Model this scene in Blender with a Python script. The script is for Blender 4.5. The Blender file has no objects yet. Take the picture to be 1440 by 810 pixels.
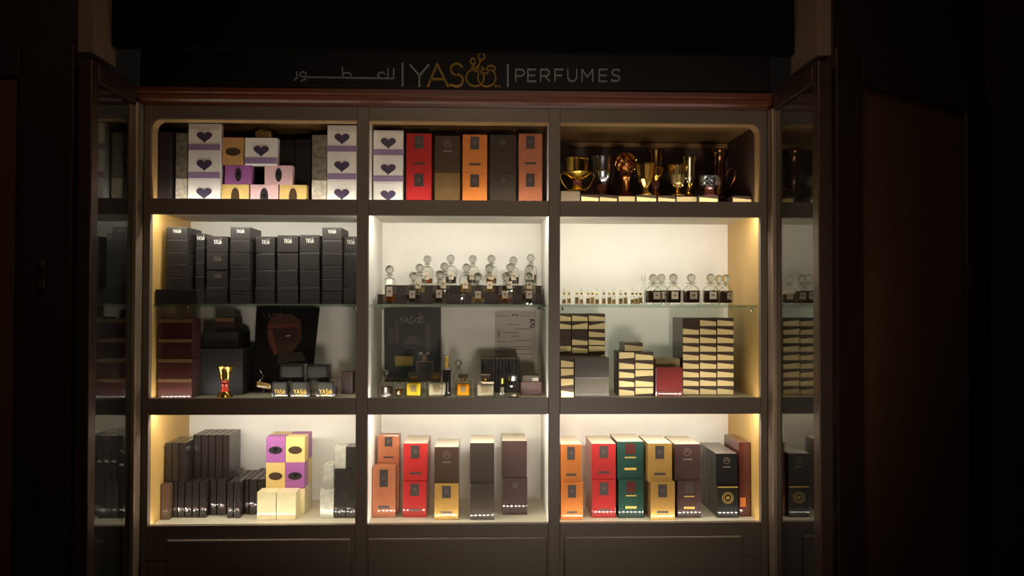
import bpy, bmesh, math, random
from mathutils import Vector, Matrix
R = random.Random(7)
C = bpy.context.scene.collection
PI = math.pi

# ------------------------------------------------------------------ camera
CX, CZ, CD = 0.07785, 1.55168, 2.44815
YAW, PITCH, ROLL, F = 0.0323827, 0.0172657, 0.0022539, 1165.0
fw = Vector((math.sin(YAW)*math.cos(PITCH), math.cos(YAW)*math.cos(PITCH), math.sin(PITCH)))
r0 = Vector((math.cos(YAW), -math.sin(YAW), 0)); u0 = r0.cross(fw)
rt = r0*math.cos(ROLL) + u0*math.sin(ROLL); up = u0*math.cos(ROLL) - r0*math.sin(ROLL)
cam = bpy.data.objects.new('camera', bpy.data.cameras.new('camera')); C.objects.link(cam)
M = Matrix.Identity(4)
for i in range(3):
    M[i][0], M[i][1], M[i][2] = rt[i], up[i], -fw[i]
M[0][3], M[1][3], M[2][3] = CX, -CD, CZ
cam.matrix_world = M
cam.data.sensor_width = 36; cam.data.lens = 36*F/1440; cam.data.clip_start = 0.01
bpy.context.scene.camera = cam
def at(px, py, y):
    """world x, z of the thing seen at this photo position, standing at depth y"""
    d = rt*((px-720)/F) - up*((py-405)/F) + fw
    t = (y+CD)/d.y
    return CX+d.x*t, CZ+d.z*t
def depth_at(px, py, z):
    d = rt*((px-720)/F) - up*((py-405)/F) + fw
    return -CD + d.y*(z-CZ)/d.z

# ------------------------------------------------------------------ materials
def lin(c):
    return tuple((v/255/12.92 if v/255 <= .04045 else ((v/255+.055)/1.055)**2.4) for v in c)
MC = {}
def mat(name, c=(128,128,128), rough=.5, metal=0, spec=.5, coat=0, wrap=0, var=.06, scale=40, emit=0, trans=0, ior=1.5, grain=None):
    if name in MC: return MC[name]
    m = bpy.data.materials.new(name); m.use_nodes = True; nt = m.node_tree; b = nt.nodes['Principled BSDF']
    L = lin(c)
    if emit:
        b.inputs['Base Color'].default_value = (*L, 1)
        b.inputs['Emission Color'].default_value = (*L, 1); b.inputs['Emission Strength'].default_value = emit
        MC[name] = m; return m
    tc = nt.nodes.new('ShaderNodeTexCoord'); n = nt.nodes.new('ShaderNodeTexNoise'); n.inputs['Scale'].default_value = scale
    n.inputs['Detail'].default_value = 3
    if grain:
        mp = nt.nodes.new('ShaderNodeMapping'); mp.inputs['Scale'].default_value = grain
        nt.links.new(tc.outputs['Object'], mp.inputs['Vector']); nt.links.new(mp.outputs['Vector'], n.inputs['Vector'])
    else:
        nt.links.new(tc.outputs['Object'], n.inputs['Vector'])
    rp = nt.nodes.new('ShaderNodeValToRGB')
    rp.color_ramp.elements[0].position = .3; rp.color_ramp.elements[1].position = .7
    rp.color_ramp.elements[0].color = (*[v*(1-var) for v in L], 1); rp.color_ramp.elements[1].color = (*[min(1, v*(1+var)) for v in L], 1)
    nt.links.new(n.outputs['Fac'], rp.inputs['Fac']); nt.links.new(rp.outputs['Color'], b.inputs['Base Color'])
    b.inputs['Roughness'].default_value = rough; b.inputs['Metallic'].default_value = metal
    b.inputs['Specular IOR Level'].default_value = spec; b.inputs['IOR'].default_value = ior
    b.inputs['Transmission Weight'].default_value = trans
    if coat:
        b.inputs['Coat Weight'].default_value = coat; b.inputs['Coat Roughness'].default_value = .015; b.inputs['Specular IOR Level'].default_value = .12
    if wrap:      # crinkled clear film
        w = nt.nodes.new('ShaderNodeTexNoise'); w.inputs['Scale'].default_value = 26; w.inputs['Detail'].default_value = 2; w.inputs['Distortion'].default_value = .6
        nt.links.new(tc.outputs['Object'], w.inputs['Vector'])
        bu = nt.nodes.new('ShaderNodeBump'); bu.inputs['Strength'].default_value = wrap; bu.inputs['Distance'].default_value = .004
        nt.links.new(w.outputs['Fac'], bu.inputs['Height']); nt.links.new(bu.outputs['Normal'], b.inputs['Coat Normal' if coat else 'Normal'])
    MC[name] = m; return m
def glass(name, c=(255,255,255), clear=.35, ior=1.5, rough=0.0):
    if name in MC: return MC[name]
    m = bpy.data.materials.new(name); m.use_nodes = True; nt = m.node_tree
    nt.nodes.remove(nt.nodes['Principled BSDF']); out = nt.nodes['Material Output']
    g = nt.nodes.new('ShaderNodeBsdfGlass'); g.inputs['Color'].default_value = (*lin(c), 1); g.inputs['IOR'].default_value = ior; g.inputs['Roughness'].default_value = rough
    t = nt.nodes.new('ShaderNodeBsdfTransparent'); t.inputs['Color'].default_value = (*lin(c), 1)
    mx = nt.nodes.new('ShaderNodeMixShader'); mx.inputs[0].default_value = clear
    nt.links.new(g.outputs[0], mx.inputs[1]); nt.links.new(t.outputs[0], mx.inputs[2]); nt.links.new(mx.outputs[0], out.inputs[0])
    MC[name] = m; return m

wenge = mat('wenge', (112,97,84), .42, spec=.5, var=.12, scale=9, grain=(1,1,.15))
wengeH = mat('wenge_rail', (112,97,84), .42, spec=.5, var=.12, scale=9, grain=(.15,1,1))
white = mat('white_panel', (244,240,230), .55, spec=.3, var=.01)
gold_side = mat('gold_laminate', (196,158,92), .35, spec=.4, var=.04, scale=14)
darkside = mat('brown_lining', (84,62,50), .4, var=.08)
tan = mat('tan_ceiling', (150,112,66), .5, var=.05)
tanedge = mat('tan_edging', (176,140,92), .4, var=.05)
shelfwhite = mat('shelf_floor', (214,204,178), .35, spec=.5, var=.02)
ledgewood = mat('red_brown_wood', (96,44,18), .4, var=.2, scale=8, grain=(.2,1,1))
LEDC = (255,250,237)
led = mat('led_chip', LEDC, emit=455); ledcup = mat('led_chip_upper', LEDC, emit=125); ledmid = mat('led_chip_middle', LEDC, emit=145); ledlow = mat('led_chip_lower', LEDC, emit=110)
ledtape = mat('led_tape', (225,220,205), .5)
blackboard = mat('sign_board', (30,20,17), .5, var=.1)
silver = mat('silver', (200,200,198), .22, 1, var=.05)
greymetal = mat('grey_metal', (150,138,128), .38, 1, var=.05)
goldm = mat('gold_metal', (224,180,84), .2, 1, var=.06)
bronze = mat('bronze_metal', (176,112,62), .26, 1, var=.12)
def thin_glass(name, c, edge):
    m = bpy.data.materials.new(name); m.use_nodes = True; nt = m.node_tree
    nt.nodes.remove(nt.nodes['Principled BSDF']); out = nt.nodes['Material Output']
    lw = nt.nodes.new('ShaderNodeLayerWeight'); lw.inputs['Blend'].default_value = .5
    rp = nt.nodes.new('ShaderNodeValToRGB'); rp.color_ramp.elements[0].position = .5; rp.color_ramp.elements[0].color = (*lin(c), 1)
    rp.color_ramp.elements[1].position = 1; rp.color_ramp.elements[1].color = (*lin(edge), 1)
    t = nt.nodes.new('ShaderNodeBsdfTransparent'); g = nt.nodes.new('ShaderNodeBsdfGlossy'); g.inputs['Roughness'].default_value = .03
    pw = nt.nodes.new('ShaderNodeMath'); pw.operation = 'POWER'; pw.inputs[1].default_value = 4.5; fr = nt.nodes.new('ShaderNodeMath'); fr.operation = 'MULTIPLY_ADD'; fr.inputs[1].default_value = .7; fr.inputs[2].default_value = .07; mx = nt.nodes.new('ShaderNodeMixShader')
    L = nt.links.new
    L(lw.outputs['Facing'], pw.inputs[0]); L(pw.outputs[0], fr.inputs[0]); L(lw.outputs['Facing'], rp.inputs['Fac']); L(rp.outputs['Color'], t.inputs['Color']); L(fr.outputs[0], mx.inputs[0]); L(t.outputs[0], mx.inputs[1]); L(g.outputs[0], mx.inputs[2]); L(mx.outputs[0], out.inputs[0])
    return m
stopglass = glass('stopper_glass', (252,253,250), .35)
bottleglass = thin_glass('bottle_glass', (252,253,250), (138,135,124))
paneglass = glass('pane_glass', (250,252,250), .0)
shelfglass = glass('shelf_glass', (236,243,238), .86)
black = mat('matt_black', (34,30,28), .45, var=.1)
blackg = mat('gloss_black', (26,24,23), .35, coat=1, var=.1)
blackw = mat('wrapped_black', (44,37,34), .4, coat=1, wrap=.35, var=.1)
lacquer = mat('lacquer', (78,58,47), .36, .5, var=.1)

# ------------------------------------------------------------------ mesh helpers
class MB:
    def __init__(s): s.v, s.f, s.mi, s.mats = [], [], [], []
    def slot(s, m):
        if m not in s.mats: s.mats.append(m)
        return s.mats.index(m)
    def box(s, x0, x1, y0, y1, z0, z1, m, bev=0):
        bm = bmesh.new(); bmesh.ops.create_cube(bm, size=1)
        for v in bm.verts:
            v.co = Vector(((x0+x1)/2+v.co.x*(x1-x0), (y0+y1)/2+v.co.y*(y1-y0), (z0+z1)/2+v.co.z*(z1-z0)))
        if bev: bmesh.ops.bevel(bm, geom=bm.edges[:], offset=bev, segments=2, affect='EDGES', profile=.5)
        return s.add(bm, m)
    def add(s, bm, m):
        i0 = len(s.v); bm.verts.index_update(); k = s.slot(m)
        s.v += [tuple(v.co) for v in bm.verts]
        for f in bm.faces: s.f.append([i0+v.index for v in f.verts]); s.mi.append(k)
        bm.free(); return s
    def lathe(s, prof, m, seg=20, cx=0, cy=0, ph=0):
        i0 = len(s.v); k = s.slot(m); n = len(prof)
        for r, z in prof:
            for j in range(seg):
                a = 2*PI*j/seg+ph; s.v.append((cx+r*math.cos(a), cy+r*math.sin(a), z))
        for i in range(n-1):
            for j in range(seg):
                a, b = i0+i*seg+j, i0+i*seg+(j+1) % seg
                s.f.append([a, b, b+seg, a+seg]); s.mi.append(k)
        s.f.append([i0+j for j in range(seg)][::-1]); s.mi.append(k)
        s.f.append([i0+(n-1)*seg+j for j in range(seg)]); s.mi.append(k)
        return s
    def prism(s, pts, y0, y1, m):      # outline in x,z pushed from y0 (front) to y1
        i0 = len(s.v); k = s.slot(m); n = len(pts)
        s.v += [(x, y0, z) for x, z in pts] + [(x, y1, z) for x, z in pts]
        s.f.append([i0+i for i in range(n)]); s.f.append([i0+n+i for i in range(n)][::-1]); s.mi += [k, k]
        for i in range(n):
            j = (i+1) % n; s.f.append([i0+i, i0+n+i, i0+n+j, i0+j]); s.mi.append(k)
        return s
    def tube(s, pts, r, m, seg=8, closed=False):
        i0 = len(s.v); k = s.slot(m); pts = [Vector(p) for p in pts]; n = len(pts)
        for i, p in enumerate(pts):
            a = pts[i-1] if (i > 0 or closed) else p; b = pts[(i+1) % n] if (i < n-1 or closed) else p
            t = (b-a).normalized(); q = Vector((0, 1, 0)) if abs(t.y) < .9 else Vector((1, 0, 0))
            e1 = t.cross(q).normalized(); e2 = t.cross(e1)
            for j in range(seg):
                w = 2*PI*j/seg; s.v.append(tuple(p+e1*math.cos(w)*r+e2*math.sin(w)*r))
        for i in range(n if closed else n-1):
            for j in range(seg):
                a, b = i0+i*seg+j, i0+i*seg+(j+1) % seg; c = ((i+1) % n)*seg
                s.f.append([a, b, i0+c+(j+1) % seg, i0+c+j]); s.mi.append(k)
        if not closed:
            s.f.append([i0+j for j in range(seg)][::-1]); s.f.append([i0+(n-1)*seg+j for j in range(seg)]); s.mi += [k, k]
        return s
    def stroke(s, pl, w, y0, y1, m):     # flat ribbon of width w along a polyline in x,z
        for i_, (a, b) in enumerate(zip(pl, pl[1:])):
            y0 -= (.00009 if i_ % 2 else -.00009); dx, dz = b[0]-a[0], b[1]-a[1]; l = math.hypot(dx, dz)
            if l < 1e-9: continue
            dx, dz = dx/l, dz/l; nx, nz = -dz*w/2, dx*w/2; ex, ez = dx*w*.3, dz*w*.3
            s.prism([(a[0]-ex+nx, a[1]-ez+nz), (a[0]-ex-nx, a[1]-ez-nz), (b[0]+ex-nx, b[1]+ez-nz), (b[0]+ex+nx, b[1]+ez+nz)], y0, y1, m)
        return s
    def mesh(s, name, smooth=False):
        me = bpy.data.meshes.new(name); me.from_pydata(s.v, [], s.f)
        for m in s.mats: me.materials.append(m)
        me.polygons.foreach_set('material_index', s.mi)
        bm = bmesh.new(); bm.from_mesh(me); bmesh.ops.recalc_face_normals(bm, faces=bm.faces[:]); bm.to_mesh(me); bm.free()
        if smooth:
            me.polygons.foreach_set('use_smooth', [True]*len(me.polygons)); me.set_sharp_from_angle(angle=math.radians(38))
        me.update(); return me
def ob(name, data, parent=None, loc=None):
    if isinstance(data, MB): data = data.mesh(name)
    o = bpy.data.objects.new(name, data); C.objects.link(o)
    if parent: o.parent = parent
    if loc: o.location = loc
    return o
LABELS = {}
def tag(o, label, cat, group=None):
    o['label'] = label; o['category'] = cat
    if group: o['group'] = group
    LABELS.setdefault(label, []).append(o.name); return o
def thing(name, label, cat, loc=(0,0,0), group=None, rz=0):
    o = bpy.data.objects.new(name, None); C.objects.link(o); o.location = loc; o.rotation_euler.z = rz
    o.empty_display_size = .02
    return tag(o, label, cat, group)
def struct(name, data, parent=None):
    o = ob(name, data, parent)
    if not parent: o['kind'] = 'structure'
    return o
ORD = ['', 'first', 'second', 'third', 'fourth', 'fifth', 'sixth', 'seventh', 'eighth', 'ninth', 'tenth', 'eleventh', 'twelfth', 'thirteenth', 'fourteenth', 'fifteenth', 'sixteenth', 'seventeenth']
def level(i, n):       # i from 0 at the bottom
    if n == 1: return 'single'
    if i == n-1: return 'topmost'
    if i == 0: return 'lowest'
    return ORD[i+1]+' from bottom'

# ------------------------------------------------------------------ cabinet
X = [-.9, -.3006, -.2664, .2662, .2996, .9]
ZB = [(1.8534, 2.0877), (1.2691, 1.8072), (.9, 1.2211)]
FL = [1.832, 1.2642, .894]; CE = [2.094, 1.817, 1.231]
YB = .335
cab = thing('display_cabinet', 'dark brown wall cabinet with nine lit cream compartments full of perfume', 'cabinet', (0,0,0))
for a, b in ((-.92, X[0]), (X[1], X[2]), (X[3], X[4]), (X[5], .92)):
    ob('post', MB().box(a, b, 0, .02, .45, 2.13, wenge, .0012), cab)
for z0, z1 in ((.80, .9), (1.2211, 1.2691), (1.8072, 1.8534), (2.0877, 2.13)):
    b = MB()
    for c in range(3): b.box(X[2*c]+.0004, X[2*c+1]-.0004, .0006, .02, z0, z1, wengeH, .0008)
    ob('rail', b, cab)
for r in range(3):
    for c in range(3):
        x0, x1 = X[2*c], X[2*c+1]
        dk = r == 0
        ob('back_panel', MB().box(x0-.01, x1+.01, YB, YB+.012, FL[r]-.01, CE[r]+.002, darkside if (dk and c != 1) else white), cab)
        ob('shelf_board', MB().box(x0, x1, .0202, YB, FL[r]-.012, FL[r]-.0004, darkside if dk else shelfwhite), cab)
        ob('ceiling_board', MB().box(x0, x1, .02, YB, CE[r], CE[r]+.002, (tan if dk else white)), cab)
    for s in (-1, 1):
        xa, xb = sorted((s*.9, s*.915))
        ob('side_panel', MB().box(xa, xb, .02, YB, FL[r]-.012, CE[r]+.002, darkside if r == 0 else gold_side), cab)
    for a, b in ((X[1], X[2]), (X[3], X[4])):
        ob('partition', MB().box(a, b, .02, YB, FL[r]-.012, CE[r]+.002, white), cab)
# top-row edging with a rounded outer corner
for s in (-1, 1):
    rr = .03; z0, z1 = 1.8534, 2.0877; pts = [(s*.9, z0)]
    cxx, czz = s*(.9-rr), z1-rr
    arc = [(cxx+s*rr*math.cos(a), czz+rr*math.sin(a)) for a in [PI/2*i/10 for i in range(11)]]
    path = [(s*.9, z0-.02)]+arc+[(s*.3006 if s < 0 else .2996, z1)]
    b = MB(); k = b.slot(tanedge); n = len(path)
    for y in (.004, .045):
        b.v += [(x, y, z) for x, z in path]
    inner = []
    for i, (x, z) in enumerate(path):
        j = min(max(i, 0), n-1)
        if i == 0: nx, nz = -s, 0
        elif i == n-1: nx, nz = 0, -1
        else:
            a = PI/2*(i-1)/10; nx, nz = -s*math.cos(a), -math.sin(a)
        inner.append((x+nx*.0022, z+nz*.0022))
    for y in (.004, .045):
        b.v += [(x, y, z) for x, z in inner]
    for i in range(n-1):
        for q in ([i, i+1, n+i+1, n+i], [2*n+i, 2*n+i+1, 3*n+i+1, 3*n+i], [i, i+1, 2*n+i+1, 2*n+i], [n+i, n+i+1, 3*n+i+1, 3*n+i]):
            b.f.append(q); b.mi.append(k)
    for q in ([0, n, 3*n, 2*n], [n-1, 2*n-1, 4*n-1, 3*n-1]): b.f.append(q); b.mi.append(k)
    ob('edging', b, cab)
    ob('corner_fillet', MB().prism([(s*.9, z1)]+arc, .0008, .0195, wenge), cab)
b = MB(); b.box(X[2], X[3], .004, .05, 2.0857, 2.0877, tanedge); ob('edging', b, cab)
ob('light_leak_strip', MB().box(.36, .895, YB-.012, YB, 2.076, 2.09, tan), cab)  # tan strip painted in for the light leak along the back top
# LED strips
def strip(x0, x1, z, upw, m):
    b = MB()
    za, zb = (z, z+.001) if upw > 0 else (z-.001, z)
    b.box(x0, x1, .0215, .0305, za, zb, ledtape)
    n = int((x1-x0)/.0125); k = b.slot(m)
    for i in range(n):
        x = x0+(x1-x0)*(i+.5)/n; i0 = len(b.v); zz = z+upw*.0016; hz = upw*(.0015 if upw > 0 else .0022)
        b.v += [(x-.0026, .0228, zz), (x+.0026, .0228, zz), (x+.0026, .0268, zz+hz*.0), (x-.0026, .0268, zz+hz*.0),
                (x-.0026, .0228, zz+hz), (x+.0026, .0228, zz+hz)]
        b.f += [[i0+4, i0+5, i0+2, i0+3]]; b.mi += [k]
    me = b.mesh('led_strip'); ob('led_strip', me, cab)
for c in range(3):
    x0, x1 = X[2*c]+.006, X[2*c+1]-.006
    strip(x0, x1, FL[0], 1, ledcup); strip(x0, x1, FL[1], 1, ledmid); strip(x0, x1, CE[1], -1, led); strip(x0, x1, FL[2], 1, ledlow); strip(x0, x1, CE[2], -1, led)
# plinth drawers and cornice
for c, (a, b_) in enumerate(((-.842, -.312), (-.262, .262), (.312, .842))):
    m = MB().box(a, b_, -.008, .016, .46, .861, wengeH, .004)
    ob('drawer_front', m, cab)
ob('plinth', MB().box(-.9, .9, .004, .03, .0, .81, wengeH), cab)
cor = MB(); k = cor.slot(ledgewood)
prof = [(.02, 2.128), (-.004, 2.128), (-.006, 2.136), (-.016, 2.142), (-.022, 2.152), (-.022, 2.157), (-.03, 2.160), (-.032, 2.172), (.02, 2.172)]
n = len(prof)
for x in (-.933, .933): cor.v += [(x, y, z) for y, z in prof]
for i in range(n):
    j = (i+1) % n; cor.f.append([i, j, n+j, n+i]); cor.mi.append(k)
cor.f += [list(range(n)), list(range(n, 2*n))[::-1]]; cor.mi += [k, k]
ob('cornice', cor, cab)
ob('header_board', MB().box(-.933, .933, 0, .02, 2.1725, 2.34, blackboard), cab)

# ------------------------------------------------------------------ setting
wallm = mat('dark_wall_paint', (44,28,20), .6, var=.15, scale=6)
doorm = mat('dark_door_veneer', (48,29,21), .5, var=.2, scale=6, grain=(1,1,.15))
inset = mat('door_inset', (96,66,46), .5, var=.2, scale=6, grain=(1,1,.15))
struct('floor', MB().box(-2.6, 2.6, -5, .6, -.05, 0, mat('floor_stone', (60,48,40), .3, var=.15, scale=5)))
struct('ceiling', MB().box(-2.6, 2.6, -5, .6, 2.9, 2.95, mat('ceiling_paint', (60,50,44), .8)))
struct('wall_back', MB().box(-.985, .985, YB+.02, YB+.1, 0, 2.9, wallm))
struct('wall_behind', MB().box(-2.6, 2.6, -5.1, -5, 0, 2.9, wallm))
struct('wall_left', MB().box(-2.65, -2.6, -5, .6, 0, 2.9, wallm))
struct('wall_right', MB().box(2.6, 2.65, -5, .6, 0, 2.9, wallm))
struct('trim_bulkhead', MB().box(-.936, .936, -.18, -.15, 2.245, 2.9, mat('bulkhead', (4,3,3), .9, spec=.1)))
returnm = mat('beige_return', (120,98,80), .6)
for s in (-1, 1):
    xa, xb = sorted((s*.938, s*.975)); yf = -.285 if s < 0 else -.335
    struct('wall_return_left' if s < 0 else 'wall_return_right', MB().box(xa, xb, yf, -.15, 2.195, 2.9, returnm))
    xa, xb = sorted((s*.962, s*.985))
    struct('wall_niche_left' if s < 0 else 'wall_niche_right', MB().box(xa, xb, yf+.004, YB+.02, 0, 2.1945, mat('niche_side', (18,12,10), .7)))
# front walls each side of the niche, with a framed door leaf on them
def front_wall(name, ax, ay, bx_, by_, zt):
    """wall over the door, from (ax,ay) beside the niche outwards to (bx,by)"""
    d = Vector((bx_-ax, by_-ay, 0)); l = d.length; a = math.atan2(by_-ay, bx_-ax)
    o = struct(name, MB().box(0, l, -.001, .05, zt, 2.9, wallm) if bx_ > ax else MB().box(0, l, -.05, .001, zt, 2.9, wallm))
    o.location = (ax, ay, 0); o.rotation_euler.z = a
    return l, a
l, a = front_wall('wall_front_left', -.977, -.29, -2.6, -.25, 2.214)
def door(name, ax, ay, a, l, sgn, zt, st, hinges=False):
    d = bpy.data.objects.new(name, None); C.objects.link(d); d['kind'] = 'structure'; d.location = (ax, ay, 0); d.rotation_euler.z = a
    f = -1*sgn
    def bb(m, x0, x1, ya, yb, z0, z1, mt):
        y0, y1 = sorted((f*ya, f*yb)); return m.box(x0, x1, y0, y1, z0, z1, mt, .002)
    m = MB(); bb(m, 0, st, -.03, .012, .02, zt, doorm); bb(m, l-st, l, -.03, .012, .02, zt, doorm)
    bb(m, st, l-st, -.03, .012, zt-.085, zt, doorm); bb(m, st, l-st, -.03, .012, .02, .16, doorm)
    ob('door_frame', m, d)
    m = MB(); bb(m, st, l-st, -.025, -.002, .16, zt-.085, inset); ob('door_panel', m, d)
    if hinges:
        for zc in (1.62, 1.08):
            m = MB()
            for dz in (-.026, .026):
                m.box(.069, .078, -.0, .02, zc+dz-.008, zc+dz+.008, silver, .002)
                m.tube([(.0735, .02, zc+dz-.009), (.0735, .02, zc+dz+.009)], .005, silver)
            m.box(.066, .081, .010, .014, zc-.04, zc+.04, greymetal, .001)
            ob('hinge', m, d)
door('door_1', -.977, -.29, a, .62, -1, 2.213, .14, True)
l2 = math.hypot(1.62-.977, .05+.34); a2 = math.atan2(.39, .643)
front_wall('wall_front_right', .977, -.34, 1.62, .05, 2.214)
door('door_2', .977, -.34, a2, l2-.02, 1, 2.213, .11)
struct('wall_side', MB().box(1.62, 2.6, .05, .1, 0, 2.9, wallm))

# glass side panels
for s, yf in ((-1, -.276), (1, -.336)):
    t = thing('glass_screen', ('tall clear glass side panel in dark frame by the heart boxes' if s < 0 else 'tall clear glass side panel in dark frame by the gilt cups'), 'glass panel', (s*.935, 0, .02))
    sx = s
    ob('pane', MB().box(-.003, .003, yf, -.046, .05, 2.10, paneglass), t)
    ob('frame_stile', MB().box(*sorted((-s*.015, s*.02)), -.046, -.001, .0, 2.106, mat('satin_edge', (156,134,114), .42, .7, var=.06), .003), t)
    ob('frame_stile', MB().box(*sorted((-s*.012, s*.024)), yf-.04, yf, .0, 2.15, lacquer, .003), t)
    ob('frame_rail', MB().box(-.012, .012, yf, -.046, 2.10, 2.15, lacquer, .002), t)
    ob('frame_rail', MB().box(-.012, .012, yf, -.046, .0, .05, lacquer, .002), t)

# glass shelves
ZS = 1.545
for c in range(3):
    t = thing('glass_shelf', ['clear glass shelf carrying the stacked black boxes', 'clear glass shelf carrying the stepped stand of stopper bottles', 'clear glass shelf carrying the small vials and dark round bottles'][c], 'shelf', (0, 0, ZS))
    x0, x1 = X[2*c]+.002, X[2*c+1]-.002
    ob('glass_plate', MB().box(x0, x1, .022, YB-.002, -.008, 0, shelfglass, .0008), t)
    for xx in (x0+.008, x1-.008):
        for yy in (.05, .28):
            b = MB().lathe([(.004, -.018), (.005, -.016), (.005, -.0085), (.003, -.008)], silver, 12, xx, yy); ob('shelf_peg', b, t)

# ------------------------------------------------------------------ sign
sg = thing('shop_sign', 'raised metal lettering reading YAS PERFUMES with a bottle emblem on dark header', 'sign', (0, -.001, 2.2))
def px2(p, y=0): x, z = at(p[0], p[1], y); return (x, z-2.2)
def arcp(cx, cy, rx, ry, a0, a1, n=14):
    return [(cx+rx*math.cos(math.radians(a0+(a1-a0)*i/n)), cy+ry*math.sin(math.radians(a0+(a1-a0)*i/n))) for i in range(n+1)]
signgrey = mat('sign_grey_metal', (190,180,168), .42, .35, var=.08)
signgold = mat('sign_gold_metal', (196,146,66), .4, .35, var=.15)
def letters(name, pls, w, m, dep=.008):
    b = MB()
    for pl in pls: b.stroke([px2(p) for p in pl], w, -dep, .0, m)
    return ob(name, b, sg)
letters('lettering', [[(577,92),(590,107),(603,92)],[(590,107),(590,122)]], .005, signgrey)
letters('lettering', [[(602,122),(615,91),(630,122)],[(607,112),(624,112)]], .0062, signgold)
letters('lettering', [[(650,95)]+arcp(642,98,8,7.5,-40,-180)[2:]+arcp(642,98,8,8,180,90,8)+arcp(642,114,9,8.5,-90,90,10)+[(633,120)]], .0062, signgold)
letters('divider_bar', [[(566.5,90),(566.5,121)]], .005, signgrey)
letters('divider_bar', [[(714,92),(714,122)]], .005, signgrey)
letters('emblem', [arcp(668,110,12.5,12,-60,250,26)+[(665,98),(672,94)], arcp(684.5,110,12.5,12.5,-65,245,26)+[(681,98),(677,95)], arcp(690.5,97.5,5.5,4.5,120,400,14),
    [(664,98),(673,103),(686,104)], arcp(677,80,4.5,5,0,360,16), [(676,85),(671,100)], arcp(665,87,3.5,4,20,330,12), [(667,91),(663,97)],
    arcp(697,121.5,.8,.8,0,360,6), arcp(702,122,.5,.5,0,360,6)], .0042, signgold)
gl = {'P': [[(0,1),(0,0),(.7,0),(.95,.15),(.95,.4),(.7,.55),(0,.55)]], 'E': [[(.9,0),(0,0),(0,1),(.9,1)],[(0,.5),(.8,.5)]],
 'R': [[(0,1),(0,0),(.7,0),(.95,.15),(.95,.4),(.7,.55),(0,.55)],[(.5,.55),(1,1)]], 'F': [[(.9,0),(0,0),(0,1)],[(0,.5),(.8,.5)]],
 'U': [[(0,0),(0,.7),(.2,.95),(.5,1),(.8,.95),(1,.7),(1,0)]], 'M': [[(0,1),(0,0),(.5,.65),(1,0),(1,1)]],
 'S': [[(.95,.1),(.6,0),(.2,.05),(.05,.25),(.2,.45),(.75,.55),(.95,.75),(.8,.95),(.4,1),(0,.9)]],
 'Y': [[(0,0),(.5,.5),(1,0)],[(.5,.5),(.5,1)]], 'A': [[(0,1),(.5,0),(1,1)],[(.2,.65),(.8,.65)]]}
for ch, x in zip('PERFUMES', (725, 742, 760, 780, 798, 818, 842, 859)):
    w = 15 if ch == 'M' else 12.5
    letters('lettering', [[(x+p[0]*w, 98.5+p[1]*16.5) for p in pl] for pl in gl[ch]], .0036, signgrey)
letters('arabic_lettering', [[(554,97),(554,111),(536,111)],[(546,97),(546,111)],arcp(537,107,5,4.5,-30,-200,10)+[(536,111)],[(540,111),(431,109.2)],
   [(482,96),(483,109)],arcp(488,106.5,6,3.6,180,370,12),arcp(427,105.5,4.5,3.6,0,360,14),[(431.5,106),(430,112),(424,114.5)],[(418,102),(419,109),(415,113.5)]], .0034, signgrey)

# ------------------------------------------------------------------ boxes
MESH = {}
def cbox(name, w, d, h, m, bev=.0008):
    k = (name, round(w, 4), round(d, 4), round(h, 4), m.name)
    if k not in MESH: MESH[k] = MB().box(-w/2, w/2, 0, d, 0, h, m, bev).mesh(name)
    return MESH[k]
def cflat(name, pts, m, t=.0006):
    k = (name, tuple((round(a, 4), round(b, 4)) for a, b in pts), m.name)
    if k not in MESH: MESH[k] = MB().prism(pts, -t, .0002, m).mesh(name)
    return MESH[k]
def rect(x0, x1, z0, z1): return [(x0, z0), (x1, z0), (x1, z1), (x0, z1)]
def oval(cx, cz, rx, rz, n=24): return [(cx+rx*math.cos(2*PI*i/n), cz+rz*math.sin(2*PI*i/n)) for i in range(n)]
def heart(cx, cz, w, h, n=32):
    out = []
    for i in range(n):
        t = 2*PI*i/n; x = 16*math.sin(t)**3; z = 13*math.cos(t)-5*math.cos(2*t)-2*math.cos(3*t)-math.cos(4*t)
        out.append((cx+x/32*w, cz+(z+2.5)/29*h))
    return out[::-1]
def place(name, x, y, z, w, d, h, m, label, cat, group=None, rz=0, bev=.0008):
    o = ob(name, cbox(name, w, d, h, m, bev), None, (x, y, z)); o.rotation_euler.z = rz
    return tag(o, label, cat, group)
def part(o, name, pts, m, t=.0006, label=None):
    p = ob(name, cflat(name, pts, m, t), o)
    if label: p['label'] = label
    return p
whiteink = mat('white_ink', (228,222,208), .4); goldink = mat('gold_ink', (226,186,96), .3, .5)
greyink = mat('grey_ink', (112,98,84), .4)
def yas(o, w, h, z, m, cx=0):
    k = ('yas', round(w, 4), round(z, 4), round(cx, 4), m.name)
    if k not in MESH:
        b = MB(); lw = w/4
        for i, ch in enumerate('YAS'):
            for pl in gl[ch]: b.stroke([(cx-w/2+i*lw*1.08+p[0]*lw*.8, z+h/2-p[1]*h) for p in pl], lw*.2, -.0005, .0002, m)
        ex = cx-w/2+3.25*lw+lw*.4
        for q in (-.2, .28): b.stroke([(ex+lw*(q+.36*math.cos(a*.5)), z-h*.14+h*.34*math.sin(a*.5)) for a in range(14)], lw*.15, -.0005, .0002, m)
        b.stroke([(ex-lw*.15, z+h*.22), (ex+lw*.35, z+h*.4), (ex+lw*.1, z+h*.8)], lw*.15, -.0005, .0002, m)
        MESH[k] = b.mesh('brand_lettering')
    return ob('brand_lettering', MESH[k], o)
def wx(p0, p1, y, py=500): return at(p0, py, y)[0], at(p1, py, y)[0]

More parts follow.
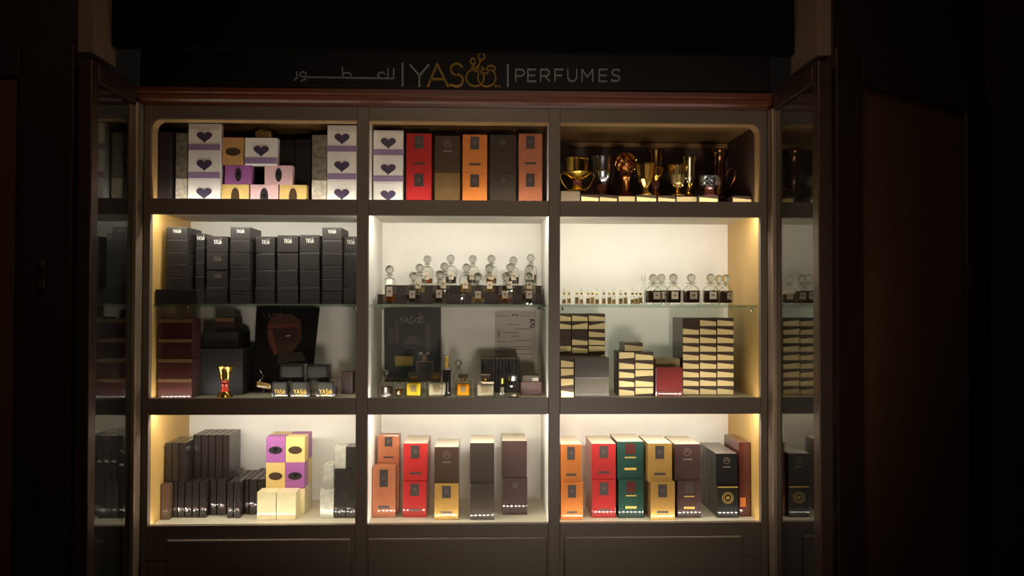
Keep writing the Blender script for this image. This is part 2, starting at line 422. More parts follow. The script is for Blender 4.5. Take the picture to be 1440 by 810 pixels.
# --- top row, heart boxes
T1 = 'the top heart-box bay'; T2 = 'the top red-and-orange bay'; T3 = 'the gilt cup bay'
hw = mat('pearl_white_card', (238,232,222), .35, coat=.6, var=.02); purpleink = mat('purple_ink', (104,86,118), .4); mauve = mat('mauve_band', (150,122,158), .4)
darkpurple = mat('plum_ink', (70,58,80), .4)
def heartbox(x, y, z, w, h, label, group='white heart boxes'):
    o = place('heart_gift_box', x, y, z, w, .03, h, hw, label, 'gift box', group)
    part(o, 'band', rect(-w/2+.0006, w/2-.0006, .004, .022), mauve)
    part(o, 'heart_emblem', heart(0, h*.5, .046, .034), darkpurple, .0012)
    return o
for p0, p1, y, h, nm in ((264.5, 310, .05, .0842, 'stack between silver-wrapped and yellow boxes'), (460, 501.5, .052, .0838, 'stack against the post by the red boxes'), (525, 567, .06, .0797, 'stack beside the red boxes')):
    x0, x1 = wx(p0, p1, y, 230)
    for i in range(3):
        heartbox((x0+x1)/2, y, FL[0]+i*h, x1-x0-.0006, h-.0003, 'white heart box, %s of three, %s' % (['lowest', 'middle', 'topmost'][i], nm))
# small boxes between the hearts
yellow = mat('yellow_card', (222,190,120), .4, coat=.5, var=.05); pinkc = mat('pink_card', (226,186,186), .4, coat=.5); lilac = mat('magenta_damask', (158,94,150), .4, coat=.4, var=.22, scale=260)
beige = mat('beige_card', (196,150,96), .4, coat=.5); ovalink = mat('brown_oval', (74,56,40), .35); palec = mat('cream_card', (232,216,170), .35, coat=.8, wrap=.12)
def ovalbox(x, y, z, w, d, h, m, label, tall=True, group='oval-label gift boxes', ink=ovalink):
    o = place('oval_label_box', x, y, z, w, d, h, m, label, 'gift box', group)
    ol = part(o, 'oval_label', oval(0, h*.5, h*.17, h*.36) if tall else oval(0, h*.48, w*.36, h*.15), ink)
    if ink is not ovalink: part(ol, 'oval_mark', heart(0, h*.5, h*.14, h*.2), silver, .001)
    return o
yb = .06
def rowz(py, y): return at(400, py, y)[1]
zr1 = rowz(259.5, yb); zr2 = rowz(232.5, yb); plum_oval = mat('black_oval', (46,42,44), .35)
for p0, p1, m, nm in ((311.5, 350, yellow, 'yellow box with upright oval beside the white heart stack'), (352, 391, pinkc, 'pink box with upright oval between two yellow boxes'), (393, 431, yellow, 'yellow box with upright oval beside the grey wrapped stack')):
    x0, x1 = wx(p0, p1, yb, 270); ovalbox((x0+x1)/2, yb, FL[0], x1-x0, .032, zr1-FL[0]-.0003, m, nm+' on bottom row', True, ink=ovalink if m is yellow else plum_oval)
for p0, p1, m, nm in ((316, 354, lilac, 'magenta box with upright oval under the beige box'), (372, 411.5, pinkc, 'pink box with upright oval resting across pink and yellow boxes')):
    x0, x1 = wx(p0, p1, yb, 245); ovalbox((x0+x1)/2, yb, zr1, x1-x0, .03, zr2-zr1-.0003, m, nm, True, ink=plum_oval)
x0, x1 = wx(313, 342.5, yb, 212); ovalbox((x0+x1)/2, yb, zr2, x1-x0, .028, rowz(194, yb)-zr2, beige, 'beige box with wide oval standing on the magenta box', False)
x0, x1 = wx(345, 390.5, yb, 212); heartbox((x0+x1)/2, yb-.004, zr2, x1-x0, rowz(194.5, yb)-zr2, 'single white heart box resting on the magenta and pink boxes')
zt = rowz(194.5, yb)
o = thing('gold_bow_box', 'small dull gold wrapped box lying on the single heart box', 'gift box', (at(370, 188, .06)[0], .058, zt))
olive = mat('dull_gold_foil', (128,104,56), .4, .5, wrap=.4)
ob('carton', MB().box(-.024, .024, 0, .028, 0, .022, olive, .004), o)
ob('bow', MB().tube([(-.014, .01, .0235), (-.006, .01, .0275), (0, .012, .0242), (.006, .01, .0275), (.014, .01, .0235)], .0016, goldm), o)
# dark boxes behind
charcoal = mat('charcoal_card', (44,37,36), .5, spec=.2, var=.1); greywrap = mat('grey_patterned_wrap', (120,112,98), .35, coat=1, wrap=.8, var=.45, scale=60)
lightwrap = mat('silver_patterned_wrap', (205,196,176), .35, coat=1, wrap=.8, var=.35, scale=70)
for p0, p1, y, tops, m, nm, kind, lab in (
    (222.8, 240, .05, (252, 187), charcoal, 'dark_gift_box', 'dark grey', 'outer end column of the hearts bay'),
    (247, 263.5, .072, (252, 221, 188), greywrap, 'wrapped_gift_box', 'grey film-wrapped', 'column between dark boxes and outer hearts'),
    (391, 414, .1335, (237, 197), charcoal, 'dark_gift_box', 'dark grey', 'column directly behind the pink box'),
    (415, 437, .1335, (263, 229, 195.5), charcoal, 'dark_gift_box', 'dark grey', 'column just behind the yellow box'),
    (438.5, 459.5, .07, (253, 221, 189), greywrap, 'wrapped_gift_box', 'grey film-wrapped', 'column beside the inner heart stack')):
    x0, x1 = wx(p0, p1, y, 230); z = FL[0]
    for i, py in enumerate(tops):
        z1 = rowz(py, y); mm = lightwrap if (m is greywrap and i == 0) else m
        kk = 'silver film-wrapped' if mm is lightwrap else kind
        o = place(nm, (x0+x1)/2, y, z, x1-x0-.0006, .06, z1-z-.0004, mm, '%s box, %s of %s' % (kk, level(i, len(tops)), lab), 'gift box', 'dark boxes among the hearts')
        z = z1
# --- boxed perfumes, tall
inkdark = mat('label_ink', (58,48,44), .4)
inkgold = goldink
colors = {'copper': mat('copper_card', (178,110,78), .38, .15, coat=.9, wrap=.05), 'red': mat('red_card', (178,46,44), .38, coat=.9, wrap=.05), 'bronze': mat('bronze_card', (126,98,62), .34, .35, coat=.9, wrap=.05),
 'orange': mat('orange_card', (206,122,58), .38, coat=.9, wrap=.05), 'charcoal': mat('slate_card', (62,53,46), .36, coat=.9, wrap=.06), 'plum': mat('plum_card', (70,50,48), .36, coat=.9, wrap=.07),
 'gold': mat('gold_card', (176,136,72), .36, .3, coat=.9, wrap=.05), 'green': mat('green_card', (38,70,60), .36, coat=.9, wrap=.05), 'black': mat('black_card', (30,28,26), .36, coat=.6, wrap=.06), 'maroon': mat('maroon_card', (86,40,34), .36, coat=.9, wrap=.12),
 'umber': mat('umber_card', (74,56,44), .36, .1, coat=.9, wrap=.05)}
goldfoil = colors['gold']
def perfume(x, y, z, w, d, h, col, label, style='panel', group='boxed perfumes', topm=None):
    o = place('perfume_box', x, y, z, w, d, h, colors[col], label, 'perfume box', group)
    s = w/.08
    if topm: ob('top_sheen', cbox('top_sheen', w-.001, d-.001, .0006, topm, 0), o).location = (0, .0005, h-.0002)  # thin cap whose colour imitates the grazing reflection on the film
    if style == 'panel':
        lp = part(o, 'label_panel', rect(-.015*s, .014*s, h*.60, h*.94), inkdark)
        b = ob('emblem', cflat('emblem', oval(-.0005*s, h*.78, .006*s, .007*s, 14), mat('emblem_ink', (82,70,62), .4), .0009), lp)
        part(o, 'name_strip', rect(-.019*s, .019*s, h*.18, h*.235), inkdark)
    elif style == 'mark':
        k = ('mk', round(w, 4), round(h, 4))
        if k not in MESH:
            b = MB(); ring = [(.011*s*math.cos(2*PI*i/18), h*.78+.011*s*math.sin(2*PI*i/18)) for i in range(19)]
            b.stroke(ring, .0016, -.0006, .0002, inkgold if False else greyink); b.stroke([(-.006*s, h*.76), (0, h*.83), (.006*s, h*.76)], .0016, -.0006, .0002, greyink)
            MESH[k] = b.mesh('emblem')
        ob('emblem', MESH[k], o)
        part(o, 'name_strip', rect(-.014*s, .014*s, h*.56, h*.60), greyink)
    elif style == 'goldmark':
        part(o, 'label_panel', rect(-.015*s, .015*s, h*.66, h*.95), colors['maroon'] if col == 'green' else inkdark)
        part(o, 'name_strip', rect(-.017*s, .017*s, h*.56, h*.59), goldink)
        part(o, 'price_strip', rect(-.018*s, .018*s, h*.24, h*.30), goldink)
    elif style == 'disc':
        part(o, 'emblem', oval(0, h*.8, .009*s, .009*s, 18), inkdark)
    elif style == 'ring':
        k = ('rg', round(w, 4), round(h, 4))
        if k not in MESH:
            b = MB()
            for rr in (.021*s, .015*s): b.stroke([(rr*math.cos(2*PI*i/26), h*.62+rr*math.sin(2*PI*i/26)) for i in range(27)], .0014, -.0006, .0002, goldink)
            b.stroke([(-.006*s, h*.58), (-.003*s, h*.66), (0, h*.6), (.003*s, h*.66), (.006*s, h*.58)], .0018, -.0006, .0002, goldink)
            MESH[k] = b.mesh('emblem')
        ob('emblem', MESH[k], o)
        part(o, 'gold_line', rect(-w/2+.0008, w/2-.0008, h*.94, h*.975), goldink)
    return o
# top middle bay
for p0, p1, y, col, st, seam, top in ((571.5, 607, .062, 'red', 'panel', 241.5, 188), (611.5, 647, .066, 'bronze', 'mark', 243, 191), (650.5, 685, .062, 'orange', 'panel', 242, 189), (689, 726, .064, 'charcoal', 'disc', 242, 189), (729.5, 762.5, .06, 'copper', 'panel', 240, 187)):
    x0, x1 = wx(p0, p1, y, 230); zs = at(660, seam, y)[1]; zt = at(660, top, y)[1]
    for i, (za, zb) in enumerate(((FL[0], zs), (zs, zt))):
        perfume((x0+x1)/2, y, za, x1-x0, .05, zb-za-.0004, ('umber' if (col == 'bronze' and i) else col), '%s perfume box, %s of two, in %s' % ({'red': 'crimson', 'bronze': 'bronze brown', 'charcoal': 'charcoal grey', 'copper': 'copper pink'}.get(col, col), ('lower', 'upper')[i], T2), st, 'boxed perfumes of the top middle bay')  # upper bronze box painted darker umber for the light falling off upwards
# bottom bays
sheencream = mat('painted_pale_sheen', (222,206,180), .35, coat=.8, var=.04); sheengrey = mat('painted_grey_sheen', (112,104,94), .35, coat=.8)  # back-wall reflection on the wrapped tops, painted as pale colour
def tower(bay, spec):
    for p0, p1, bot, seam, top, q0, q1, colL, colU, stL, stU, nm, deep in spec:
        y = depth_at((p0+p1)/2, bot, FL[2])
        x0, x1 = wx(p0, p1, y, 700); zs = at((p0+p1)/2, seam, y)[1]
        n = deep; d = .05; w = x1-x0
        u0, u1 = wx(q0, q1, y+.004, 650); uw = u1-u0
        zt = at((q0+q1)/2, top, y+.004 if colU != 'back' else y)[1]
        h2 = zt-zs
        for k in range(n):
            pos = ['frontmost', 'second from front', 'third from front', 'fourth from front'][k]
            perfume((x0+x1)/2, y+k*(d+.0006), FL[2], w, d, zs-FL[2]-.0004, colL, '%s perfume box, lower tier, %s, in %s' % (nm, pos, bay), stL if k == 0 else 'plain', 'lower tier boxes')
            perfume((u0+u1)/2, y+.004+k*(d+.0006), zs, uw, d, h2, colU, '%s perfume box, upper tier, %s, in %s' % (nm if colU == colL else nm.replace('gold', 'umber'), pos, bay), stU if k == 0 else 'plain', 'upper tier boxes', sheencream if colU not in ('black',) else sheengrey)
B2 = 'the bottom bay of spaced towers'; B3 = 'the green-box bottom bay'
tower(B2, [(566.5, 600, 727.5, 677, 623.5, 567.5, 601, 'red', 'red', 'panel', 'panel', 'crimson', 3), (611, 645, 731, 680, 628.5, 611, 645, 'gold', 'umber', 'panel', 'mark', 'gold', 3),
  (661.5, 695, 731, 680, 623, 661, 695, 'charcoal', 'charcoal', 'plain', 'plain', 'charcoal', 3), (707, 741.5, 724, 672, 620, 706, 741, 'plum', 'plum', 'disc', 'plain', 'plum brown', 3)])
tower(B3, [(789, 820, 731, 679, 625, 788.5, 818, 'orange', 'orange', 'panel', 'panel', 'orange', 3), (832.5, 866, 728, 675, 624, 832, 866, 'red', 'red', 'panel', 'panel', 'crimson', 3),
  (870, 905, 728, 674, 621, 868, 905, 'green', 'green', 'goldmark', 'goldmark', 'dark green', 3), (915, 949, 731, 678, 623.5, 911, 945, 'gold', 'gold', 'panel', 'panel', 'gold', 3),
  (952.5, 986, 728, 676, 624.5, 949, 985, 'plum', 'plum', 'goldmark', 'mark', 'plum brown', 3), (1009, 1038, 728, 683, 638, 1007, 1037, 'black', 'black', 'ring', 'mark', 'black', 4), ])
# dark red pair beyond the black boxes
y = .09
x0, x1 = wx(1039.5, 1055, y, 700)
zs = at(1047, 675, y)[1]; zt = at(1047, 622, y)[1]
for i, (za, zb) in enumerate(((FL[2], zs), (zs, zt))):
    o = perfume((x0+x1)/2, y, za, x1-x0, .16, zb-za-.0004, 'maroon', 'maroon perfume box, %s of two, between black boxes and gold panel' % ('lower', 'upper')[i], 'plain', 'maroon boxes by the gold panel')
    if i == 0: part(o, 'orange_sticker', rect(-.014, .003, .03, .058), colors['orange'])
# copper pair: lower one stands forward
y = depth_at(540, 728, FL[2]); x0, x1 = wx(523.5, 556, y, 700); zs = at(540, 656, y)[1]
perfume((x0+x1)/2, y, FL[2], x1-x0, .05, zs-FL[2], 'copper', 'copper perfume box standing forward at the foot of its tower', 'panel', 'lower tier boxes')
y2 = y+.052; x0, x1 = wx(531, 561, y2, 700)
perfume((x0+x1)/2, y2, FL[2], x1-x0, .05, zs-FL[2]-.0004, 'copper', 'copper perfume box, lower tier, directly behind the forward one', 'plain', 'lower tier boxes')
perfume((x0+x1)/2, y2+.003, zs, x1-x0, .05, at(545, 612.5, y2)[1]-zs, 'copper', 'copper perfume box on top, set back beside the crimson tower', 'panel', 'upper tier boxes')

# --- bottom bay of slim black boxes
B1 = 'the bottom bay with purple boxes'
def yb_(px, py): return depth_at(px, py, FL[2])
spec = [(226, 239, 731, 684, 1)] + [(239.5+10.2*i, 249.5+10.2*i, 728, 679, 0) for i in range(5)] + [(291+13.8*i, 304.5+13.8*i, 724.5, 674, 0) for i in range(2)] + [(319, 328, 728.5, 673, 0), (328.4, 338, 728.5, 673, 0)] + [(339+11.3*i, 350+11.3*i, 723.5, 668, 0) for i in range(3)]
pv = -9
for i, (a, b_, bot, top, br) in enumerate(spec):
    y = yb_(a, bot); x0, x1 = wx(a, b_, y, 700); zt = FL[2]+.108
    x0 = max(x0, pv+.0006); pv = x1
    o = place('slim_perfume_box', (x0+x1)/2, y, FL[2], x1-x0-.0022, min(.19, YB-.004-y), .108, blackw if not br else mat('brown_wrapped_card', (92,70,56), .4, coat=1, wrap=.3), '%s slim box, %s along the lower row of %s' % ('brown' if br else 'black', ORD[i+1], B1), 'perfume box', 'slim dark boxes on the bottom shelf')
    part(o, 'name_strip', rect(-(x1-x0)*.25, (x1-x0)*.25, .024, .030), mat('mauve_ink', (136,108,104), .4))
zt = FL[2]+.108
for i in range(9):
    if i < 3: a = 232+10*i; b_ = a+9.7; y = yb_(240, 728)-.0
    else: a = 263+10*(i-3); b_ = a+9.7; y = yb_(240, 728)+.055
    x0, x1 = wx(a, b_, y, 650); x0 = max(x0, pv+.0006) if i else x0; pv = x1; h = at(a, 623 if i < 3 else 612, y)[1]-zt
    o = place('slim_perfume_box', (x0+x1)/2, y, zt+.0004, x1-x0-.0016, .12, h, blackw, 'black slim box, %s along the upper row of %s' % (ORD[i+1], B1), 'perfume box', 'slim dark boxes on the bottom shelf')
# cream and damask boxes
for k, (a, b_) in enumerate(((361.5, 387.8), (388.8, 416))):
    y = yb_(389, 731); x0, x1 = wx(a, b_, y, 700)
    o = place('cream_gift_box', (x0+x1)/2, y, FL[2], x1-x0, .058, at(389, 692, y)[1]-FL[2], palec, 'glossy cream box in front of the damask stack, %s' % ('beside the slim black boxes', 'on the side of the silver boxes')[k], 'gift box', 'cream boxes')
    part(o, 'film_seam', rect(-(x1-x0)*.42, (x1-x0)*.42, .012, .0135), mat('seam_cream', (205,186,140), .4))
yy = yb_(389, 731)+.06; zb = at(400, 687, yy)[1]
x0, x1 = wx(374, 401, yy, 650); w = x1-x0
for k in range(2):
    xx = [(x0+x1)/2, (x0+x1)/2+w+.001][k]
    for dd in range(2):
        y3 = yy+dd*.0555
        o = place('cream_gift_box', xx+.001*k, y3, FL[2], w, .053, zb-FL[2]-.0004, palec, 'cream box, lowest tier under %s, %s' % (('yellow box', 'purple box')[k], ('front row', 'rear row')[dd]), 'gift box', 'cream boxes')
        zm = at(400, 650.5, yy)[1]; zt2 = at(400, 614, yy)[1]
        for t_, (za, zc) in enumerate(((zb, zm), (zm, zt2))):
            pur = (k+t_+dd) % 2 == 1
            ovalbox(xx, y3, za, w, .053, zc-za-.0004, lilac if pur else yellow, '%s oval-label box, %s tier, %s, on cream boxes%s' % ('purple' if pur else 'yellow', ('middle', 'top')[t_], ('front', 'rear')[dd], ', inner column' if k else ''), False, 'damask oval-label boxes', plum_oval if pur else ovalink)
# silver and black wrapped cubes
sw = mat('silver_wrap', (196,192,176), .3, .2, coat=1, wrap=.9, var=.2, scale=60); bw = mat('crinkled_black_wrap', (50,46,42), .3, coat=1, wrap=1.0, var=.15)
y = .10
za = FL[2]; z1 = at(460, 689, y)[1]; z2 = at(460, 655, y)[1]; z2b = at(480, 659.5, y)[1]; z3 = at(480, 628.5, y)[1]
for a, b_, yq, zq0, zq1, m, lab in ((450, 469.5, y, za, z1, sw, 'crinkled silver cube, lower, beside the wrapped black cube'), (454.5, 469.5, y+.02, z1, z2, sw, 'pale silver cube set back on the crinkled silver cube'),
    (470.5, 486, y, za, z2b, bw, 'crinkled black wrapped box beneath the tall silver one'), (470.5, 486, y+.003, z2b, z3, sw, 'tall silver wrapped box atop the crinkled black one'),
    (486.8, 503, y, za, z2b, bw, 'crinkled black wrapped box against the post, lower'), (486.8, 503, y+.003, z2b, z3, bw, 'black wrapped box against the post, upper')):
    x0, x1 = wx(a, b_, yq, 680)
    o = place('wrapped_gift_box', (x0+x1)/2, yq, zq0, x1-x0-.0005, .07, zq1-zq0-.0004, m, lab, 'gift box', 'wrapped boxes by the post')

# --- black boxes on the glass shelf
G1 = 'glass shelf'
def zpx(py, y, px=400): return at(px, py, y)[1]
cols = [('A', 233, 264, .075, 319, 5, True), ('A2', 274, 288, .12, 328, 4, True), ('B', 289, 321, .1, 332, 4, False), ('C', 322.5, 352, .085, 319, 6, False), ('D', 358.5, 387.5, .11, 332, 4, False),
        ('E', 388.5, 419.5, .1, 330.5, 4, False), ('F', 420.5, 450.5, .1, 330, 4, False), ('G', 451.5, 481, .085, 319.5, 6, False), ('H', 482, 503, .11, 332, 4, False)]
yA = .032; x0, x1 = wx(218.8, 281, yA, 415); x1 = wx(289, 290, .1, 415)[0]-.0012; hb = zpx(407.5, yA)-ZS
o = place('gift_box', (x0+x1)/2, yA, ZS, x1-x0, .15, hb, black, 'wide flat black box at the foot of the first stack on glass shelf', 'gift box', 'black boxes on the glass shelf')
for ci, (nm, a, b_, y, top, n, onb) in enumerate(cols):
    x0, x1 = wx(a, b_, y, 370); z0 = ZS+hb+.0003 if onb else ZS
    zt = zpx(top, y, (a+b_)/2); h = (zt-z0)/n
    d = .13 if y < .1 else .11
    for i in range(n):
        xo = R.uniform(-.0012, .0012) if nm not in ('H', 'A2') else 0
        o = place('gift_box', (x0+x1)/2+xo, y+R.uniform(0, .004), z0+i*h, x1-x0-.0048, d, h-.0006, black, 'black box, %s of stack %s from the gold side panel, %s' % (level(i, n), ['one', 'two', 'three', 'four', 'five', 'six', 'seven', 'eight', 'nine'][ci], G1), 'gift box', 'black boxes on the glass shelf', 0, .0012)
        part(o, 'lid_edge', rect(-(x1-x0)/2+.0016, (x1-x0)/2-.0016, h*.86, h*.9), mat('lid_edge_grey', (62,56,52), .4), .0008)
        if i == n-1 or (nm in 'B' and i > 0): yas(o, .021, h*.24, h*.66, whiteink if i == n-1 else greyink)

# --- bay with the brown-red poster
P1 = 'poster bay'
zf = FL[1]
maroonb = mat('maroon_lidded', (64,34,30), .38, coat=.7, wrap=.1); bandm = mat('gold_brown_band', (128,98,66), .4, .3)
y = .05; x0, x1 = wx(222, 270, y, 500); zt = zpx(448, y, 246); h = (zt-zf)/4
for i in range(4):
    o = place('lidded_box', (x0+x1)/2, y, zf+i*h, x1-x0, .075, h-.0006, maroonb, 'maroon box with gold-brown lid band, %s of four beside the gold panel' % level(i, 4), 'gift box', 'maroon lidded boxes')
    part(o, 'lid_band', rect(-(x1-x0)/2+.0005, (x1-x0)/2-.0005, h*.8, h*.97), bandm, .0008)
y = .13; x0, x1 = wx(279, 341, y, 520); zc = zpx(490, y, 310)
place('storage_box', (x0+x1)/2, y, zf, x1-x0, .17, zc-zf-.0005, black, 'large black box standing behind the small gold-and-red cup', 'gift box', 'black boxes behind the cup')
x0, x1 = wx(285, 335, y+.02, 480); zd = zpx(466, y+.02, 310)
place('storage_box', (x0+x1)/2, y+.02, zc, x1-x0, .13, zd-zc-.0005, black, 'middle-sized black box on top of the large black box', 'gift box', 'black boxes behind the cup')
x0, x1 = wx(303, 329, y+.03, 455); ze = zpx(446, y+.03, 316)
o = place('storage_box', (x0+x1)/2, y+.03, zd, x1-x0, .09, ze-zd, mat('dark_brown_card', (58,40,33), .4), 'small dark brown box crowning the black boxes under glass shelf', 'gift box', 'black boxes behind the cup')
part(o, 'lid_band', rect(-(x1-x0)/2+.0005, (x1-x0)/2-.0005, (ze-zd)*.7, (ze-zd)*.96), bandm)
# poster board leaning on the back wall
def board(name, label, pxs, y0, y1, zb, m, t=.006):
    """flat board from four photo corners (bl, br, tr, tl); y0 at foot, y1 at head"""
    o = thing(name, label, 'poster', (0, 0, 0))
    pts = [at(px, py, yy) for (px, py), yy in zip(pxs, (y0, y0, y1, y1))]; ys = (y0, y0, y1, y1)
    b = MB(); k = b.slot(m)
    b.v = [(p[0], yy, p[1]) for p, yy in zip(pts, ys)] + [(p[0], yy+t, p[1]) for p, yy in zip(pts, ys)]
    b.f = [[0, 1, 2, 3], [7, 6, 5, 4], [0, 4, 5, 1], [1, 5, 6, 2], [2, 6, 7, 3], [3, 7, 4, 0]]; b.mi = [k]*6
    ob('board', b, o)
    bl, br, tr, tl = [Vector((p[0], yy, p[1])) for p, yy in zip(pts, ys)]
    nrm = (br-bl).cross(tl-bl).normalized()
    if nrm.y > 0: nrm = -nrm
    def P(u, v): return bl.lerp(br, u).lerp(tl.lerp(tr, u), v)
    def shape(nm, uv, m, lift=.0008):
        b = MB(); k = b.slot(m); n = len(uv)
        b.v = [tuple(P(u, v)+nrm*lift) for u, v in uv]+[tuple(P(u, v)-nrm*.0004) for u, v in uv]
        b.f = [list(range(n)), list(range(n, 2*n))[::-1]]+[[i, n+i, n+(i+1) % n, (i+1) % n] for i in range(n)]; b.mi = [k]*(n+2)
        return ob(nm, b, o)
    def lines(nm, pls, w, m, lift=.0012):
        b = MB(); k = b.slot(m)
        for pl in pls:
            for (u0, v0), (u1, v1) in zip(pl, pl[1:]):
                a, c = P(u0, v0), P(u1, v1); d = (c-a)
                if d.length < 1e-7: continue
                lift += .00004 if len(b.v) % 16 else -.00004; e = d.normalized().cross(nrm)*w/2; i0 = len(b.v); q = d.normalized()*w*.3
                b.v += [tuple(p+nrm*lift) for p in (a-q-e, a-q+e, c+q+e, c+q-e)]+[tuple(p-nrm*.0004) for p in (a-q-e, a-q+e, c+q+e, c+q-e)]
                b.f += [[i0, i0+1, i0+2, i0+3], [i0+7, i0+6, i0+5, i0+4]]+[[i0+i, i0+4+i, i0+4+(i+1) % 4, i0+(i+1) % 4] for i in range(4)]; b.mi += [k]*6
        return ob(nm, b, o)
    return o, shape, lines
def uvtext(txt, u0, v0, cw, chh):
    out = []
    for i, ch in enumerate(txt):
        for pl in gl[ch]: out.append([(u0+i*cw*1.2+p[0]*cw, v0-p[1]*chh) for p in pl])
    return out
posterblk = mat('poster_black', (32,28,27), .4, coat=.3, var=.15, scale=12)
o, shp, lns = board('poster_board', 'dark poster board with a reddish brown picture leaning on the back wall', [(356.5, 549.5), (437, 549.5), (449.5, 432.5), (361, 432.5)], .235, .30, zf, posterblk)
rb = mat('poster_rust', (112,58,36), .5, var=.25, scale=40); rb2 = mat('poster_brown', (76,44,32), .5, var=.2, scale=40); gb = mat('poster_olive', (70,60,44), .5)
shp('picture_patch', [(.22, .86), (.34, .93), (.56, .92), (.72, .84), (.76, .62), (.62, .46), (.42, .40), (.25, .50), (.18, .68)], rb2)
shp('picture_patch', [(.19, .79), (.70, .80), (.70, .76), (.19, .75)], rb, .0012); shp('picture_patch', [(.2, .72), (.26, .72), (.38, .44), (.32, .42)], rb, .0012)
shp('picture_patch', [(.28, .74), (.66, .76), (.70, .60), (.50, .52), (.34, .56)], mat('poster_deep_brown', (58,34,28), .5), .0014)
shp('picture_patch', [(.4, .44), (.78, .46), (.86, .36), (.38, .32)], gb, .0012)
shp('picture_glint', [(.50, .66), (.57, .665), (.57, .648), (.50, .643)], mat('poster_glint', (190,170,140), .4), .0018)
lns('brand_lettering', uvtext('YAS', .09, .925, .07, .055)+[[(u_+.028*math.cos(a*.5), .893+.024*math.sin(a*.5)) for a in range(14)] for u_ in (.36, .395)]+[[(.36, .92), (.40, .93), (.385, .955)]], .0022, mat('poster_dim_text', (92,66,52), .5))
# wooden tag with a silver chain
t = thing('hanging_tag', 'gold tag card on a short silver chain before the dark poster', 'tag', (at(371, 541, .2)[0], .2, zpx(541, .2, 371)), rz=0)
ob('tag_card', MB().prism([(-.023, -.006), (-.021, .0115), (.021, .002), (.021, -.016)], 0, .004, goldfoil), t)
ob('chain', MB().tube([(-.013, .0, .009), (-.012, .0, .016), (-.005, -.001, .02), (-.003, 0, .028), (-.007, 0, .036), (-.011, .001, .043), (-.014, 0, .048)], .0028, silver), t)
ob('tag_stand', MB().box(-.004, .004, .004, .02, zf-zpx(541, .2, 371)+.0002, 0, black), t)
# small clear-lidded black cubes
cubeg = mat('glossy_cube_black', (44,42,40), .25, coat=1, wrap=.12); lidc = mat('smoked_lid', (96,98,92), .15, coat=1)
def cube(a, b_, y, z, h, label, mk=True):
    x0, x1 = wx(a, b_, y, 540); w = x1-x0
    o = place('window_box', (x0+x1)/2, y, z, w, .045, h, cubeg, label, 'gift box', 'small window boxes with gilt letters', 0, .002)
    part(o, 'window', rect(-w*.36, w*.36, h*.52, h*.92) if mk else rect(-w*.4, w*.4, h*.2, h*.86), mat('smoked_window', (66,66,62), .12, coat=1))
    if mk: yas(o, w*.62, h*.24, h*.38, goldink); part(o, 'name_strip', rect(-w*.22, w*.22, h*.1, h*.19), goldink)
    return o
yq = .06; hh = zpx(536.5, yq, 420)-zf
for i, (a, b_) in enumerate(((382, 404.5), (408, 435), (444, 471))):
    cube(a, b_, yq, zf, hh, 'small black window box with gilt letters, %s from the tag' % ORD[i+1])
for i, (a, b_) in enumerate(((393, 427), (430.5, 462))):
    cube(a, b_, yq+.012, zf+hh+.0004, zpx(512.5, yq+.012, 420)-zf-hh, 'smoked window box stacked on the gilt-lettered boxes, %s' % ('nearer the tag', 'nearer the post')[i], False)
y = .16; x0, x1 = wx(480, 496, y, 540)
o = place('narrow_box', (x0+x1)/2, y, zf, x1-x0, .05, zpx(523, y, 488)-zf, mat('dull_maroon', (70,42,38), .4), 'narrow dull maroon box standing alone by the post', 'gift box')
part(o, 'grey_edge', rect((x1-x0)*.38, (x1-x0)*.495, 0.001, zpx(523, y, 488)-zf), mat('edge_grey', (110,102,94), .4), .004)

